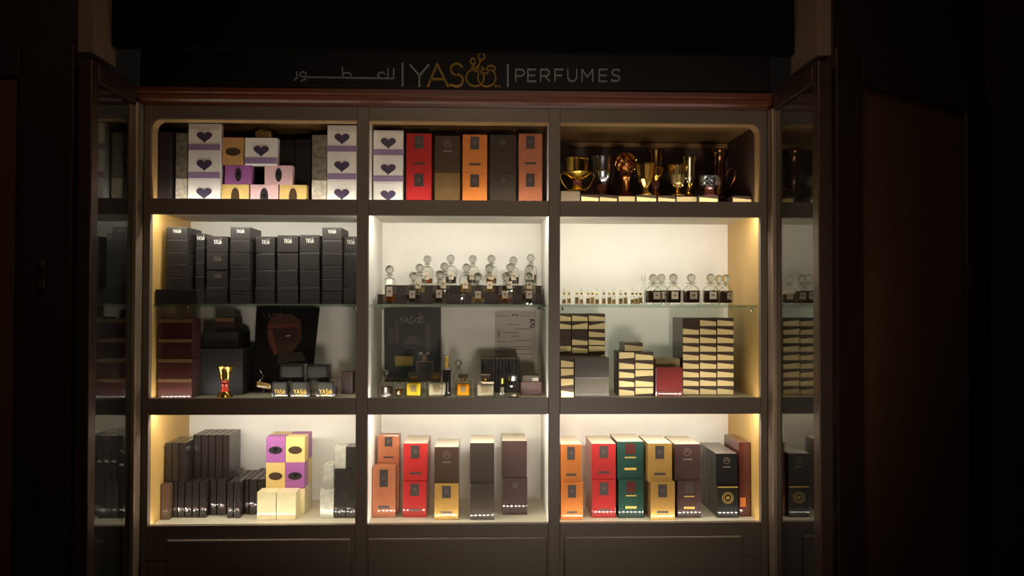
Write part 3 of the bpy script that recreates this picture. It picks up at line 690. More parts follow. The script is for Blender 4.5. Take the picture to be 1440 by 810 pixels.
# --- bottle making
liq_amber = mat('amber_liquid', (150,80,24), .1, trans=.5); liq_dark = mat('dark_liquid', (58,44,34), .12, trans=.2); liq_pale = mat('pale_liquid', (186,146,80), .1, trans=.6)
paperlab = mat('bottle_label', (200,184,160), .5)
def smooth(b, nm): return b.mesh(nm, True)
STOP = {}
def stopper_mesh(r, z0, kind):
    k = (r, z0, kind)
    if k not in STOP:
        b = MB(); prof = [(r*.28, z0-.012), (r*.34, z0), (r*.5, z0+r*.1)] + [(r*math.sin(PI*(.14+.86*i/9)) if i < 9 else r*.02, z0+r*1.0-r*math.cos(PI*(.14+.86*i/9))) for i in range(10)]
        b.lathe(prof, stopglass, 12 if kind else 20); STOP[k] = b.mesh('stopper', not kind)
    return STOP[k]
def crystal_parts(t, H, w, liq, lab=True, liqh=.35, facet=True):
    """octagonal cut bottle with a round stopper; H total height, w body width"""
    r = w/2; bh = H*.56; nk = H*.66; k = ('cb', round(H, 3), round(w, 3), facet)
    if k not in MESH:
        b = MB()
        if facet: b.lathe([(r*.84, 0), (r*1.0, H*.035), (r*1.0, H*.09), (r*.9, H*.12), (r*1.02, H*.17), (r*1.02, bh*.78), (r*.8, bh*.97), (r*.42, bh*1.02), (r*.36, nk-H*.03), (r*.56, nk-H*.015), (r*.56, nk)], bottleglass, 8, ph=PI/8)
        else: b.lathe([(r*.9, 0), (r, H*.02), (r, bh*.62), (r*.93, bh*.76), (r*.62, bh*.93), (r*.36, bh*1.02), (r*.33, nk-H*.04), (r*.52, nk-H*.02), (r*.55, nk)], bottleglass, 24)
        MESH[k] = b.mesh('glass_body', not facet)
        li = MB(); sg_ = 8 if facet else 20
        li.lathe([(r*.8, H*.06), (r*.86, H*.1), (r*.86, H*(.06+liqh*.5))], liq, sg_, ph=PI/8 if facet else 0); MESH[k+('l', liq.name, round(liqh, 2))] = li.mesh('liquid')
    kl = k+('l', liq.name, round(liqh, 2))
    if kl not in MESH:
        li = MB(); li.lathe([(r*.8, H*.06), (r*.86, H*.1), (r*.86, H*(.06+liqh*.5))], liq, 8 if facet else 20, ph=PI/8 if facet else 0); MESH[kl] = li.mesh('liquid')
    ob('glass_body', MESH[k], t); ob('liquid', MESH[kl], t)
    ob('stopper', stopper_mesh(.0132, round(nk+.0005, 4), facet), t)
    if lab:
        o = ob('paper_label', cflat('paper_label', rect(-w*.19, w*.19, bh*.3, bh*.68), paperlab), t); o.location.y = -r*.97 if facet else -r*1.005
        o2 = ob('label_mark', cflat('label_mark', rect(-w*.08, w*.08, bh*.46, bh*.54), greyink), o); o2.location.y = -.0006
# stepped riser and crystal bottles
ris = thing('display_riser', 'dark stepped display stand under the crystal stopper bottles', 'stand', (0, 0, ZS))
rism = mat('smoked_acrylic', (62,55,52), .2, coat=.6)
s1 = zpx(414, .15, 648)-ZS; s2 = zpx(401.5, .225, 648)-ZS
xa, xb = wx(531, 763, .12, 420)
ob('lower_step', MB().box(xa, xb, .115, .19, .0002, s1, rism, .001), ris)
xa, xb = wx(541, 762, .19, 410)
ob('upper_step', MB().box(xa, xb, .1905, .29, .0002, s2, rism, .001), ris)
S = 'stepped stand'
def crystals(rows, y, z, base_px, wpx, nm, liqs):
    for i, (c, top) in enumerate(rows):
        x, zt = at(c, top, y); H = zt-z
        t = thing('perfume_bottle', 'cut-glass stopper bottle, %s along the %s' % (ORD[i+1], nm), 'bottle', (x, y, z+.0003), 'cut-glass stopper bottles', R.uniform(-.15, .15))
        crystal_parts(t, round(H, 3), wpx/465*1.0, liqs[i % len(liqs)], True, .3+.1*(i % 3))
crystals([(548, 364), (581.5, 378), (618.5, 375), (672, 379), (711.5, 378.5), (743.5, 378)], .075, ZS, 427, 21.5, 'front row on the glass shelf', [liq_amber, liq_dark, liq_dark, liq_pale])
crystals([(590, 367), (625, 364.5), (656, 366.5), (688, 367.5), (717.5, 366), (744.5, 368.5)], .152, ZS+s1, 414, 20, 'lower step of the dark stand', [liq_pale, liq_dark, liq_pale])
crystals([(601, 355), (634, 353), (665, 354), (691, 354), (722, 357), (746.5, 352)], .245, ZS+s2, 401, 19, 'upper step of the dark stand', [liq_amber, liq_dark, liq_dark])
x, _ = at(651, 420, .05)
t = thing('glass_vial', 'tiny clear bottle alone at the front edge before the stepped stand', 'bottle', (x, .05, ZS+.0003))
ob('glass_body', MB().lathe([(.007, 0), (.0085, .003), (.0085, .016), (.005, .02), (.004, .023)], bottleglass, 12), t)
ob('cap', MB().lathe([(.004, .0232), (.005, .0235), (.005, .028), (.003, .0295)], silver, 12), t)
# vials shelf
for i, c in enumerate((793, 800, 811, 817.5, 827, 833, 839.5, 849, 857, 863, 873, 879.5, 889.5, 895, 900.5)):
    y = (.09, .13)[i % 2]; x, zt = at(c, (405, 408, 411)[i % 3], y); H = zt-ZS
    t = thing('glass_vial', 'slim clear vial with gold collar, %s counted from the post on glass shelf' % ORD[i+1], 'vial', (x, y, ZS+.0003), 'slim vials')
    k = ('vial', i % 3)
    ob('glass_body', smooth(MB().lathe([(.0062, 0), (.0066, .001), (.0066, .024), (.0035, .028), (.0033, .031)], bottleglass, 12), 'glass_body'), t)
    ob('liquid', MB().lathe([(.0052, .002), (.0054, .003), (.0054, .016+.003*(i % 3))], liq_pale, 10), t)
    ob('collar', MB().lathe([(.0042, .0312), (.0044, .032), (.0044, .036), (.0036, .037)], goldm, 10), t)
    ob('stopper_rod', MB().lathe([(.0030, .0372), (.0034, .038), (.0032, H-.003), (.002, H)], bottleglass, 10), t)
for i, (c, top, y, w) in enumerate(((918.5, 382, .08, 26), (930, 381, .15, 25), (947, 381, .10, 25), (972, 381, .072, 27), (999.5, 381, .105, 26), (1011, 383, .16, 22), (1020.5, 382.5, .066, 21))):
    x, zt = at(c, top, y); H = round(zt-ZS, 3)
    t = thing('apothecary_bottle', 'round stopper bottle of dark oil, %s counted from the vials' % ORD[i+1], 'bottle', (x, y, ZS+.0003), 'round bottles of dark oil', R.uniform(-.2, .3))
    crystal_parts(t, H, w/465, liq_dark, True, .72 if i != 5 else .55, False)
x, zt = at(905, 381.5, .24)
t = thing('slender_bottle', 'slender clear bottle behind, between the vials and dark round bottles', 'bottle', (x, .24, ZS+.0003))
ob('glass_body', smooth(MB().lathe([(.010, 0), (.011, .002), (.011, .045), (.005, .062), (.0045, .075)], bottleglass, 16), 'glass_body'), t)
ob('stopper', MB().lathe([(.003, .0755), (.007, .079), (.008, .085), (.006, .094), (.002, zt-ZS)], bottleglass, 12), t)

# --- paper notice bay
o, shp, lns = board('poster_board', 'dark poster showing YAS, an arch, a gold bag and perfume bottle', [(541, 537), (620, 537), (620, 432.5), (540, 432.5)], .318, .326, zf, mat('poster_charcoal', (58,54,50), .45, var=.12, scale=18))
pg = mat('poster_grey', (84,78,70), .5); pd = mat('poster_dark', (40,38,38), .5)
shp('picture_patch', [(.02, .0), (.98, .0), (.98, .5), (.02, .5)], mat('poster_lower', (48,50,48), .5), .0005)
shp('picture_patch', [(.08, .52), (.16, .52), (.16, .70), (.12, .76), (.08, .70)], pg, .0009); shp('picture_patch', [(.18, .52), (.26, .52), (.26, .80), (.22, .86), (.18, .80)], pg, .0009); shp('picture_patch', [(.72, .40), (.82, .40), (.82, .74), (.77, .8), (.72, .74)], pg, .0009)
shp('arch', [(.30, .50), (.68, .50), (.62, .56), (.55, .61), (.49, .62), (.43, .60), (.36, .56)], pg, .0009)
shp('picture_patch', [(.22, .50), (.62, .50), (.62, .33), (.22, .33)], pd, .001)
lns('picture_line', [[(.28, .66), (.74, .66)], [(.30, .64), (.30, .52)], [(.72, .64), (.72, .5)]], .0018, pd)
shp('gold_bag', [(.20, .345), (.49, .345), (.505, .33), (.505, .235), (.49, .215), (.20, .215), (.185, .235), (.185, .33)], mat('poster_gold', (170,146,78), .45, var=.08), .0014)
shp('bottle_picture', [(.57, .26), (.85, .26), (.85, .03), (.57, .03)], mat('poster_bottle', (62,58,54), .4), .0012)
lns('bottle_outline', [[(.57, .27), (.85, .27)], [(.575, .26), (.575, .06)], [(.85, .26), (.85, .06)]], .0022, mat('poster_pale', (150,138,120), .4), .0018)
shp('bottle_cap_picture', [(.66, .28), (.76, .28), (.74, .36), (.68, .36)], mat('poster_copper', (152,116,90), .4), .0014)
for u in (.645, .765): shp('bottle_cap_picture', [(u-.035, .365), (u+.035, .365), (u+.03, .40), (u-.03, .40)], mat('poster_silver', (176,168,156), .4), .0016)
lns('brand_lettering', uvtext('YAS', .27, .875, .075, .085)+[[(u_+.042*math.cos(a*.5), .828+.034*math.sin(a*.5)) for a in range(14)] for u_ in (.59, .645)]+[[(.59, .865), (.65, .88), (.625, .93)], [(.66, .865), (.70, .885)]], .0024, mat('poster_text', (150,138,122), .5))
lns('small_print', [[(.40, .46), (.46, .46)], [(.48, .455), (.54, .455)]], .0026, mat('poster_text_dim', (120,110,100), .5), .0016)
o, shp, lns = board('paper_notice', 'printed white paper notice taped to the back wall of the compartment', [(696, 525), (752, 525), (753, 438), (696, 438)], .331, .331, zf, mat('notice_paper', (206,196,184), .7, var=.02), .0012)
ink = mat('notice_ink', (120,108,100), .6); ink2 = mat('notice_dark_ink', (66,60,60), .6)
for pl in ([[(.05, .93), (.32, .93)], [(.66, .93), (.88, .93)], [(.3, .79), (.62, .79)], [(.2, .66), (.62, .655)], [(.42, .6), (.62, .6)], [(.06, .51), (.3, .51)], [(.36, .51), (.45, .51)], [(.1, .42), (.32, .42)], [(.06, .35), (.32, .34)], [(.1, .22), (.3, .22)]]): lns('printed_line', [pl], .0018, ink)
for pl in ([[(.48, .72), (.90, .72)], [(.48, .53), (.90, .53)], [(.48, .43), (.92, .43)], [(.48, .39), (.92, .39)], [(.5, .31), (.92, .31)]]): lns('printed_line', [pl], .0016, ink2)
lns('printed_heading', [[(.42, .93), (.45, .955), (.48, .93)], [(.51, .955), (.54, .93), (.57, .955)]], .0026, ink2)
lns('printed_logo', [[(.86, .87), (.93, .87), (.88, .82), (.94, .79), (.86, .75), (.96, .74)], [(.88, .86), (.97, .86), (.97, .76)]], .003, ink2)
lns('printed_block', [[(.08, .70), (.08, .58)], [(.11, .70), (.11, .58)]], .0022, ink)
# square perfume bottles at the front
zf1 = zf+.0003
def square_bottle(c, a, b_, top, y, liq, label, capm, capw=.6):
    x0, x1 = wx(a, b_, y, 545); w = x1-x0; x, zt = at(c, top, y); H = zt-zf
    t = thing('perfume_bottle', label, 'bottle', ((x0+x1)/2, y, zf1), 'square perfume bottles', R.uniform(-.08, .08))
    ob('glass_body', MB().box(-w/2, w/2, -w*.3, w*.3, 0, H*.72, bottleglass, w*.12), t)
    if liq: ob('liquid', MB().box(-w*.38, w*.38, -w*.2, w*.2, H*.09, H*.60, liq, w*.06), t)
    ob('neck', MB().lathe([(w*.16, H*.721), (w*.16, H*.82)], goldm, 14), t)
    ob('cap', MB().box(-w*capw/2, w*capw/2, -w*.22, w*.22, H*.822, H, capm, .0015), t)
    o = ob('paper_label', cflat('paper_label', rect(-w*.15, w*.15, H*.24, H*.50), mat('brown_label', (96,80,52), .4)), t); o.location.y = -w*.301
    return t
yel = mat('yellow_perfume', (246,206,60), .1, trans=.45, ior=1.1); amb = mat('amber_perfume', (240,150,30), .1, trans=.45, ior=1.1); clr = mat('clear_perfume', (240,226,196), .1, trans=.7, ior=1.1)
capb = mat('bottle_cap_dark', (52,44,30), .3, coat=1)
square_bottle(582, 569.5, 595, 523.5, .06, yel, 'square bottle of yellow perfume with flat dark cap', capb)
square_bottle(613, 600, 629.5, 523, .06, clr, 'square bottle of clear perfume between the yellow bottle and tall black bottle', capb, .5)
square_bottle(651.5, 640.5, 663, 526, .06, amb, 'square bottle of amber orange perfume with flat dark cap', capb)
square_bottle(682.5, 667.5, 698, 526, .06, clr, 'wide square bottle of clear perfume before the slim black boxes', capb, .46)
y = .07; x, zt = at(542, 518, y); H = zt-zf
t = thing('decanter', 'clear round decanter with ball stopper beside the white partition', 'bottle', (x, y, zf1)); w = .052
ob('glass_body', smooth(MB().lathe([(w*.36, 0), (w*.46, .003), (w*.48, H*.42), (w*.4, H*.56), (w*.16, H*.66), (w*.12, H*.72), (w*.2, H*.74)], bottleglass, 22), 'glass_body'), t)
ob('liquid', MB().lathe([(w*.32, .006), (w*.4, .008), (w*.42, H*.36)], liq_dark, 20), t)
ob('stopper', stopper_mesh(round(H*.11, 4), round(H*.745, 4), False), t)
y = .085; x, zt = at(562.5, 531, y); H = zt-zf
t = thing('decanter', 'low clear flask between the round decanter and yellow bottle', 'bottle', (x-.004, y+.01, zf1))
ob('glass_body', smooth(MB().lathe([(.012, 0), (.0135, .002), (.0135, H*.5), (.009, H*.66), (.006, H*.75)], bottleglass, 18), 'glass_body'), t)
ob('liquid', MB().lathe([(.01, .004), (.0112, .006), (.0112, H*.35)], liq_amber, 16), t)
ob('stopper', MB().lathe([(.0045, H*.755), (.0065, H*.78), (.0065, H*.95), (.003, H)], bottleglass, 14), t)
y = .11; x0, x1 = wx(622.5, 634, y, 530); w = x1-x0; H = at(628, 499, y)[1]-zf
t = thing('tall_perfume_bottle', 'tall narrow black bottle with gold and glass cap', 'bottle', ((x0+x1)/2, y, zf1))
ob('glass_body', MB().box(-w/2, w/2, -w/2, w/2, 0, H*.66, mat('bottle_black', (30,30,32), .2, coat=1), .002), t)
ob('cap', MB().box(-w*.42, w*.42, -w*.42, w*.42, H*.662, H, bottleglass, .002), t)
ob('cap_core', MB().box(-w*.2, w*.2, -w*.2, w*.2, H*.68, H*.95, goldm, .001), t)
y = .15; x, zt = at(645, 506, y); H = zt-zf
t = thing('decanter', 'clear ball-stopper bottle standing behind the amber bottle', 'bottle', (x, y, zf1))
ob('glass_body', smooth(MB().lathe([(.015, 0), (.017, .003), (.017, H*.55), (.008, H*.68), (.006, H*.78), (.009, H*.8)], bottleglass, 18), 'glass_body'), t)
ob('stopper', stopper_mesh(round(H*.1, 4), round(H*.805, 4), False), t)
y = .09; x0, x1 = wx(702.5, 710, y, 545); H = at(706, 532, y)[1]-zf
t = thing('tester_bottle', 'slim pale gold tester bottle before the slim black boxes', 'bottle', ((x0+x1)/2, y, zf1)); w = x1-x0
ob('glass_body', MB().box(-w/2, w/2, -w/2, w/2, 0, H*.7, bottleglass, .002), t); ob('liquid', MB().box(-w*.36, w*.36, -w*.36, w*.36, .003, H*.5, clr, .001), t)
ob('cap', MB().lathe([(w*.36, H*.702), (w*.36, H)], goldm, 14), t)
y = .07; x0, x1 = wx(711.5, 731, y, 545); H = at(721, 527, y)[1]-zf; w = x1-x0
t = thing('faceted_bottle', 'silver-capped faceted crystal bottle beside the maroon box', 'bottle', ((x0+x1)/2, y, zf1))
ob('glass_body', MB().lathe([(w*.44, 0), (w*.5, H*.08), (w*.42, H*.2), (w*.52, H*.34), (w*.42, H*.48), (w*.5, H*.6), (w*.3, H*.7)], bottleglass, 8, ph=.3), t)
ob('cap', MB().lathe([(w*.2, H*.705), (w*.3, H*.75), (w*.3, H*.92), (w*.12, H)], silver, 10), t)
topm = mat('brown_box_top', (116,96,62), .5)
for i in range(11):
    y = .19; a = 676.5+4.95*i; x0, x1 = wx(a, a+4.7, y, 530); h = at(700, 505, y)[1]-zf
    o = place('slim_perfume_box', (x0+x1)/2, y, zf, x1-x0, .09, h, charcoal, 'slim dark box, %s of eleven in the row under the paper notice' % ORD[i+1], 'perfume box', 'slim boxes under the notice')
    k = ob('box_top', cbox('box_top', x1-x0, .09, .0035, topm), o); k.location.z = h+.0002
y = .12; x0, x1 = wx(732.5, 762, y, 545); h = at(747, 537, y)[1]-zf
o = place('maroon_gift_box', (x0+x1)/2, y, zf, x1-x0, .07, h, mat('maroon_leather', (92,44,42), .4), 'maroon box with dark lid and white sticker beside the partition', 'gift box')
k = ob('lid', MB().box(-.0285, .026, .004, .066, h+.0002, at(747, 528, y)[1]-zf, mat('lid_dark', (74,60,44), .4), .001), o)
k2 = ob('sticker', cflat('sticker', rect(.003, .022, h+.002, h+.012), whiteink), o); k2.location.y = .0038

# --- cream-striped boxes
M3 = 'the cream-striped bay'
chocolate = mat('chocolate_card', (76,60,50), .42, coat=.4, var=.08); creaml = mat('cream_label', (232,208,146), .45)
def striped(x, y, z, w, h, label, kind, group='cream-striped boxes', d=.10):
    o = place('striped_gift_box', x, y, z, w, d, h, chocolate, label, 'gift box', group, 0, .0006)
    e = w/2-.0009
    if kind == 0: part(o, 'cream_wedge', [(-e, h*.06), (e, h*.06), (e, h*.56), (-e, h*.76)], creaml)
    elif kind == 1: part(o, 'cream_wedge', [(-e, h*.20), (e, h*.32), (e, h*.92), (-e, h*.92)], creaml)
    elif kind == 2: part(o, 'cream_wedge', [(-e, h*.5), (-e, h*.06), (e, h*.06), (e, h*.86)], creaml)
    return o
def scol(p0, p1, y, top, n, kinds, nm, d=.10, z0=None):
    x0, x1 = wx(p0, p1, y, 500); zb = zf if z0 is None else z0
    zt = zpx(top, y, (p0+p1)/2); h = (zt-zb)/n
    for i in range(n):
        striped((x0+x1)/2, y, zb+i*h, x1-x0-.0005, h-.0003, '%s box, %s of the %s' % ('plain chocolate' if kinds[i] == 3 else 'cream-striped', level(i, n), nm), kinds[i], d=d)
    return h
scol(827.5, 851, .17, 441, 10, [0, 0, 0, 0, 2, 1, 0, 0, 2, 0], 'third column of striped boxes from the post', .12)
scol(804, 826.8, .17, 441, 10, [0, 0, 0, 0, 0, 0, 0, 3, 2, 0], 'second column of striped boxes from the post', .12)
scol(787, 803.4, .17, 441, 10, [0, 0, 0, 0, 0, 1, 3, 3, 0, 0], 'first column of striped boxes from the post', .12)
x0, x1 = wx(788.5, 807, .04, 530)
h = (zpx(503, .04, 798)-zf)/4
for i in range(4):
    striped((x0+x1)/2, .04, zf+i*h, x1-x0, h-.0003, 'cream-striped box, %s of four pushed forward against the post' % level(i, 4), (0, 1, 1, 0)[i], d=.1)
slate = mat('slate_grey_card', (104,98,88), .42, coat=.3)
y = .07; x0, x1 = wx(808, 856.5, y, 530); za = zpx(531.5, y, 830); zb = zpx(502.5, y, 830)
for i, (q0, q1) in enumerate(((zf, za), (za, zb))):
    o = place('slate_gift_box', (x0+x1)/2, y, q0, x1-x0, .085, q1-q0-.0005, slate if i == 0 else mat('dark_slate_card', (78,72,68), .42, coat=.3), '%s slate grey box before the striped stacks' % ('lower', 'upper')[i], 'gift box', 'slate grey boxes')
    for q in (.25, .5, .72): part(o, 'groove', rect(-(x1-x0)/2+.001, (x1-x0)/2-.001, (q1-q0)*q, (q1-q0)*q+.001), mat('groove_grey', (70,64,58), .5), .0004)
hq = scol(870, 892.5, .09, 494.5, 5, [0, 0, 0, 0, 1], 'short stack, column nearer the slate boxes', .1)
scol(893, 919, .09, 494.5, 5, [1, 0, 1, 0, 0], 'short stack, column nearer the maroon box', .1)
x0, x1 = wx(878, 904, .1, 488); z0 = zpx(494.5, .09, 894)
striped((x0+x1)/2, .1, z0+.0002, x1-x0, zpx(482, .1, 890)-z0, 'single cream-striped box lying across the top of the short stack', 0)
scol(983.8, 1007.6, .12, 447, 9, [0]*9, 'tall stack, middle column', .14)
scol(1008.2, 1032, .12, 447, 9, [0]*9, 'tall stack, column beside the gold panel', .14)
scol(960, 983.2, .12, 447, 9, [0]*8+[3], 'tall stack, column nearest the maroon box', .14)
y = .08; x0, x1 = wx(922, 959.5, y, 540); h = zpx(516.5, y, 940)-zf
o = place('maroon_gift_box', (x0+x1)/2, y, zf, x1-x0, .036, h, mat('maroon_gloss', (116,44,42), .3, coat=1), 'glossy maroon box between the short and tall striped stacks', 'gift box')
part(o, 'edge_strip', rect(-(x1-x0)/2, -(x1-x0)/2+.0018, .002, h-.002), silver)
x0, x1 = wx(922, 956, .125, 510); h = zpx(504.5, .125, 940)-zf
place('beige_gift_box', (x0+x1)/2, .125, zf, x1-x0, .08, h, mat('khaki_card', (150,128,86), .5), 'khaki box standing behind the glossy maroon box', 'gift box')

# --- gilt cup bay
zt3 = FL[0]; hs = .0242
spots = [(817, 842), (843, 868), (869.5, 893), (894.5, 923), (925, 950), (951, 980), (982, 1010), (1030, 1057)]
for i, (a, b_) in enumerate(spots):
    y = .06+.012*(i % 3); x0, x1 = wx(a, b_, y, 275); x0 = max(x0, pv+.0004) if i else x0; pv = x1
    for k in range(2):
        striped((x0+x1)/2, y, zt3+k*hs, x1-x0-.0006, hs-.0003, 'cream-striped box, %s of pair %s from the post under gilt cups' % (('lower', 'upper')[k], ['one', 'two', 'three', 'four', 'five', 'six', 'seven', 'eight'][i]), (0, 0, 1)[i % 3], 'striped boxes under the cups', d=.11)
zc = zt3+2*hs
x0, x1 = wx(789, 815.5, .055, 275); zq = zpx(268.5, .055, 800)
place('slate_gift_box', (x0+x1)/2, .055, zt3, x1-x0, .11, zq-zt3, mat('taupe_card', (128,112,90), .45), 'taupe box under the two-handled gold cup', 'gift box')
redb = mat('burgundy_enamel', (112,60,48), .3, coat=1)
def fil(b, r0_, z0, r1, z1, m, n=9, turns=.5):
    for j in range(n):
        for sgn in (1, -1):
            b.tube([((r0_+(r1-r0_)*t/6)*math.cos(2*PI*(j/n+sgn*turns*t/6/3)), (r0_+(r1-r0_)*t/6)*math.sin(2*PI*(j/n+sgn*turns*t/6/3)), z0+(z1-z0)*t/6) for t in range(7)], .0011, m, 5)
    return b
def S_(b, nm, t): return ob(nm, b.mesh(nm, True), t)
def cupbase(label, px, y, zb): return thing('incense_burner', label, 'incense burner', (at(px, 260, y)[0], y, zb+.0003), 'gilt incense cups')
def hz(py, y, zb, px=900): return at(px, py, y)[1]-zb
k_ = 1/430
t = cupbase('wide gold two-handled cup on the taupe box beside the post', 811.5, .085, zq); Hh = hz(223, .085, zq, 811); r = 13.5*k_
S_(MB().lathe([(r*.75, 0), (r*.95, .002), (r*.9, .005), (r*.6, .01), (r*.45, .02)], goldm, 24), 'foot', t)
S_(MB().lathe([(r*.45, .0202), (r*.42, .026), (r*.48, .034)], redb, 24), 'stem', t)
S_(MB().lathe([(r*.5, .0342), (r*.9, .042), (r*1.35, Hh*.52), (r*1.5, Hh*.56), (r*1.35, Hh*.6), (r*1.05, Hh*.62), (r*1.05, Hh*.94), (r*1.15, Hh*.97), (r*1.15, Hh), (r*.98, Hh), (r*.95, Hh*.66)], goldm, 28), 'bowl', t)
for s in (-1, 1):
    S_(MB().tube([(s*r*1.3, 0, Hh*.56), (s*r*1.58, 0, Hh*.52), (s*r*1.62, 0, Hh*.42), (s*r*1.4, 0, Hh*.26), (s*r*1.05, 0, Hh*.12), (s*r*.7, 0, .006)], .0022, goldm, 8), 'handle', t)
t = cupbase('silver cup on burgundy stem beside the two-handled gold cup', 846.5, .15, zc); Hh = hz(221, .15, zc, 846); r = 13.5*k_
S_(MB().lathe([(r*.85, 0), (r*.9, .003), (r*.6, .008), (r*.55, .012)], silver, 24), 'foot', t)
S_(MB().lathe([(r*.55, .0122), (r*.5, .022), (r*.56, Hh*.32)], redb, 24), 'stem', t)
S_(MB().lathe([(r*.58, Hh*.322), (r*.85, Hh*.42), (r*1.02, Hh*.58), (r*1.05, Hh*.62), (r*.95, Hh*.65), (r*.97, Hh*.9), (r*1.06, Hh*.97), (r*1.06, Hh), (r*.92, Hh), (r*.8, Hh*.6)], silver, 28), 'bowl', t)
t = cupbase('ornate bronze openwork ball on a flared stand', 880, .14, zc); Hh = hz(211, .14, zc, 880); r = 14.5*k_
S_(MB().lathe([(r*.85, 0), (r*.9, .003), (r*.65, .012), (r*.4, .02), (r*.42, Hh*.34), (r*.6, Hh*.42), (r*.5, Hh*.47)], bronze, 20), 'stand', t)
b = MB(); cz = Hh*.5+r; n = 0
for j in range(9):
    a = 2*PI*j/9
    b.tube([(r*math.sin(th)*math.cos(a+th*.8), r*math.sin(th)*math.sin(a+th*.8), cz-r*.98*math.cos(th)) for th in [PI*(i+.4)/12.8 for i in range(13)]], .002, bronze, 6)
    b.tube([(r*math.sin(th)*math.cos(a-th*.8), r*math.sin(th)*math.sin(a-th*.8), cz-r*.98*math.cos(th)) for th in [PI*(i+.4)/12.8 for i in range(13)]], .0016, goldm, 6)
S_(b, 'openwork_ball', t)
S_(MB().lathe([(r*.5, cz-r*.7), (r*.75, cz-r*.3), (r*.75, cz+r*.4), (r*.4, cz+r*.75)], bronze, 18), 'inner_cup', t)
t = cupbase('gold goblet with ribbed bowl before the tall brown cup', 908, .075, zc); Hh = hz(231, .075, zc, 908); r = 13*k_
S_(MB().lathe([(r*.7, 0), (r*.75, .002), (r*.3, .01), (r*.24, Hh*.22), (r*.36, Hh*.3)], goldm, 20), 'stem', t)
b = MB().lathe([(r*.36, Hh*.302), (r*.7, Hh*.5), (r*.98, Hh*.95), (r*1.0, Hh), (r*.9, Hh), (r*.6, Hh*.5)], goldm, 10); fil(b, r*.62, Hh*.42, r*1.02, Hh*.98, goldm, 10, 0.0); ob('bowl', b, t)
t = cupbase('tall dark cup with gold collar behind the ribbed goblet', 922, .135, zc); Hh = hz(211, .135, zc, 922); r = 11.5*k_
S_(MB().lathe([(r*.9, 0), (r*.95, .003), (r*.5, .01), (r*.34, Hh*.18)], bronze, 20), 'foot', t)
S_(MB().lathe([(r*.34, Hh*.182), (r*.5, Hh*.28), (r*.4, Hh*.34)], redb, 20), 'stem', t)
b = MB().lathe([(r*.5, Hh*.342), (r*.85, Hh*.44), (r*.9, Hh*.6), (r*.8, Hh*.63)], goldm, 20); fil(b, r*.6, Hh*.4, r*.93, Hh*.62, goldm); ob('collar', b, t)
S_(MB().lathe([(r*.78, Hh*.632), (r*.85, Hh*.9), (r*.98, Hh*.97), (r*.98, Hh), (r*.84, Hh), (r*.7, Hh*.68)], mat('dark_brass', (150,112,60), .25, 1), 24), 'bowl', t)
t = cupbase('gold filigree goblet with open lattice bowl', 953, .08, zc); Hh = hz(232, .08, zc, 953); r = 12.5*k_
S_(MB().lathe([(r*.75, 0), (r*.8, .002), (r*.3, .008), (r*.22, Hh*.2), (r*.4, Hh*.26)], goldm, 20), 'stem', t)
b = MB().lathe([(r*.3, Hh*.27), (r*.7, Hh*.4), (r*.86, Hh*.65), (r*.88, Hh*.96), (r*.8, Hh*.96), (r*.5, Hh*.4)], mat('pale_brass', (200,176,116), .3, 1), 18); fil(b, r*.5, Hh*.3, r*1.0, Hh*.98, goldm, 11, .9); ob('bowl', b, t)
t = cupbase('bright rimmed cup behind the filigree goblet', 969, .135, zc); Hh = hz(221, .135, zc, 969); r = 11*k_
S_(MB().lathe([(r*.9, 0), (r*.95, .003), (r*.45, .012), (r*.3, Hh*.22), (r*.55, Hh*.34)], goldm, 22), 'stem', t)
b = MB().lathe([(r*.56, Hh*.342), (r*.85, Hh*.5), (r*.9, Hh*.88), (r*1.05, Hh*.95), (r*1.05, Hh), (r*.9, Hh), (r*.7, Hh*.5)], mat('champagne_metal', (206,190,160), .2, 1), 24); S_(b, 'bowl', t)
t = cupbase('small low silver-banded cup before the tall jug', 997.5, .075, zc-.0); Hh = hz(248, .075, zc, 997); r = 13.5*k_
S_(MB().lathe([(r*.6, 0), (r*.65, .002), (r*.5, .008), (r*.4, Hh*.32), (r*.5, Hh*.4)], redb, 20), 'stem', t)
b = MB().lathe([(r*.52, Hh*.402), (r*.92, Hh*.5), (r*.98, Hh*.9), (r*1.04, Hh*.95), (r*1.0, Hh), (r*.85, Hh), (r*.7, Hh*.55)], silver, 22); fil(b, r*.9, Hh*.5, r*1.02, Hh*.92, silver, 12, .5); ob('bowl', b, t)
t = cupbase('tall dark bronze jug with curled side handle', 1011, .14, zc); Hh = hz(212, .14, zc, 1011); r = 13.5*k_
S_(MB().lathe([(r*.85, 0), (r*.9, .003), (r*.45, .012), (r*.4, Hh*.2), (r*.62, Hh*.34), (r*.7, Hh*.55), (r*.6, Hh*.75), (r*.9, Hh*.92), (r*1.02, Hh*.96), (r*1.02, Hh), (r*.88, Hh), (r*.5, Hh*.75)], mat('dark_bronze', (120,84,54), .22, 1), 26), 'body', t)
S_(MB().tube([(r*.66, 0, Hh*.45), (r*1.1, 0, Hh*.62), (r*1.45, 0, Hh*.66), (r*1.68, 0, Hh*.56), (r*1.6, 0, Hh*.42), (r*1.2, 0, Hh*.26), (r*.66, 0, Hh*.2)], .0017, bronze, 8), 'handle', t)
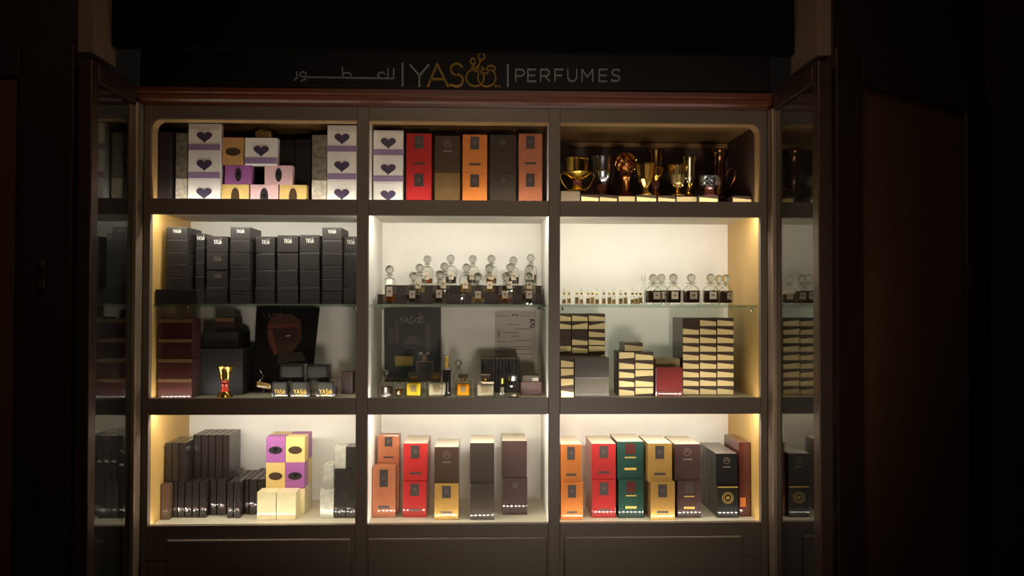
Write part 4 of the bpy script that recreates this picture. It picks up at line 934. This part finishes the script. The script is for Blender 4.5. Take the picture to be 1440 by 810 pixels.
# small cup in the poster bay
t = thing('incense_burner', 'small gold cup with red bands before the large black box', 'incense burner', (at(316.5, 556, .06)[0], .06, zf+.0003)); Hh = zpx(515.5, .06, 316)-zf; r = 11.5*k_
S_(MB().lathe([(r*.8, 0), (r*.86, .003), (r*.75, .012), (r*.5, Hh*.2)], goldm, 22), 'foot', t)
S_(MB().lathe([(r*.5, Hh*.202), (r*.34, Hh*.34), (r*.46, Hh*.44), (r*.34, Hh*.5), (r*.5, Hh*.56)], mat('red_enamel', (150,46,34), .25, coat=1), 22), 'stem', t)
S_(MB().lathe([(r*.52, Hh*.562), (r*.5, Hh*.62), (r*.62, Hh*.7), (r*.6, Hh*.82), (r*.95, Hh*.97), (r*1.02, Hh), (r*.9, Hh), (r*.5, Hh*.8)], goldm, 24), 'bowl', t)

# ------------------------------------------------------------------ light
def spot(name, loc, tgt, e, ang, col, blend=1, rad=.06):
    l = bpy.data.lights.new(name, 'SPOT'); l.energy = e; l.spot_size = math.radians(ang); l.spot_blend = blend; l.color = col; l.shadow_soft_size = rad
    o = bpy.data.objects.new(name, l); C.objects.link(o); o.location = loc
    o.rotation_euler = (Vector(tgt)-Vector(loc)).to_track_quat('-Z', 'Y').to_euler(); return o
spot('added_fill_spot', (.45, -3.2, .78), (.26, 0, 1.60), 92, 44, (1, .88, .74), 1, .2)  # added unseen lamp, stands in for lens glare on frame and sign
l = bpy.data.lights.new('added_ambient_lamp', 'POINT'); l.energy = 14; l.color = (1, .72, .5); l.shadow_soft_size = .15  # added unseen lamp, lifts the near-black walls and doors
o = bpy.data.objects.new('added_ambient_lamp', l); C.objects.link(o); o.location = (0, -1.6, 2.8)
w = bpy.data.worlds.new('world'); bpy.context.scene.world = w; w.use_nodes = True
w.node_tree.nodes['Background'].inputs[0].default_value = (1, .8, .65, 1); w.node_tree.nodes['Background'].inputs[1].default_value = .004
sc = bpy.context.scene
sc.view_settings.view_transform = 'Standard'; sc.view_settings.look = 'None'; sc.view_settings.gamma = 1; sc.view_settings.exposure = 0
sc.view_settings.use_curve_mapping = False
sc.cycles.max_bounces = 12; sc.cycles.transmission_bounces = 12; sc.cycles.transparent_max_bounces = 16; sc.cycles.glossy_bounces = 5; sc.cycles.diffuse_bounces = 5
sc.cycles.caustics_reflective = False; sc.cycles.caustics_refractive = False; sc.cycles.sample_clamp_indirect = 4
sc.cycles.use_denoising = True
for k, v in LABELS.items():
    n = len(k.split())
    if len(v) > 1 or n < 4 or n > 16: print('LABEL', n, k, v)
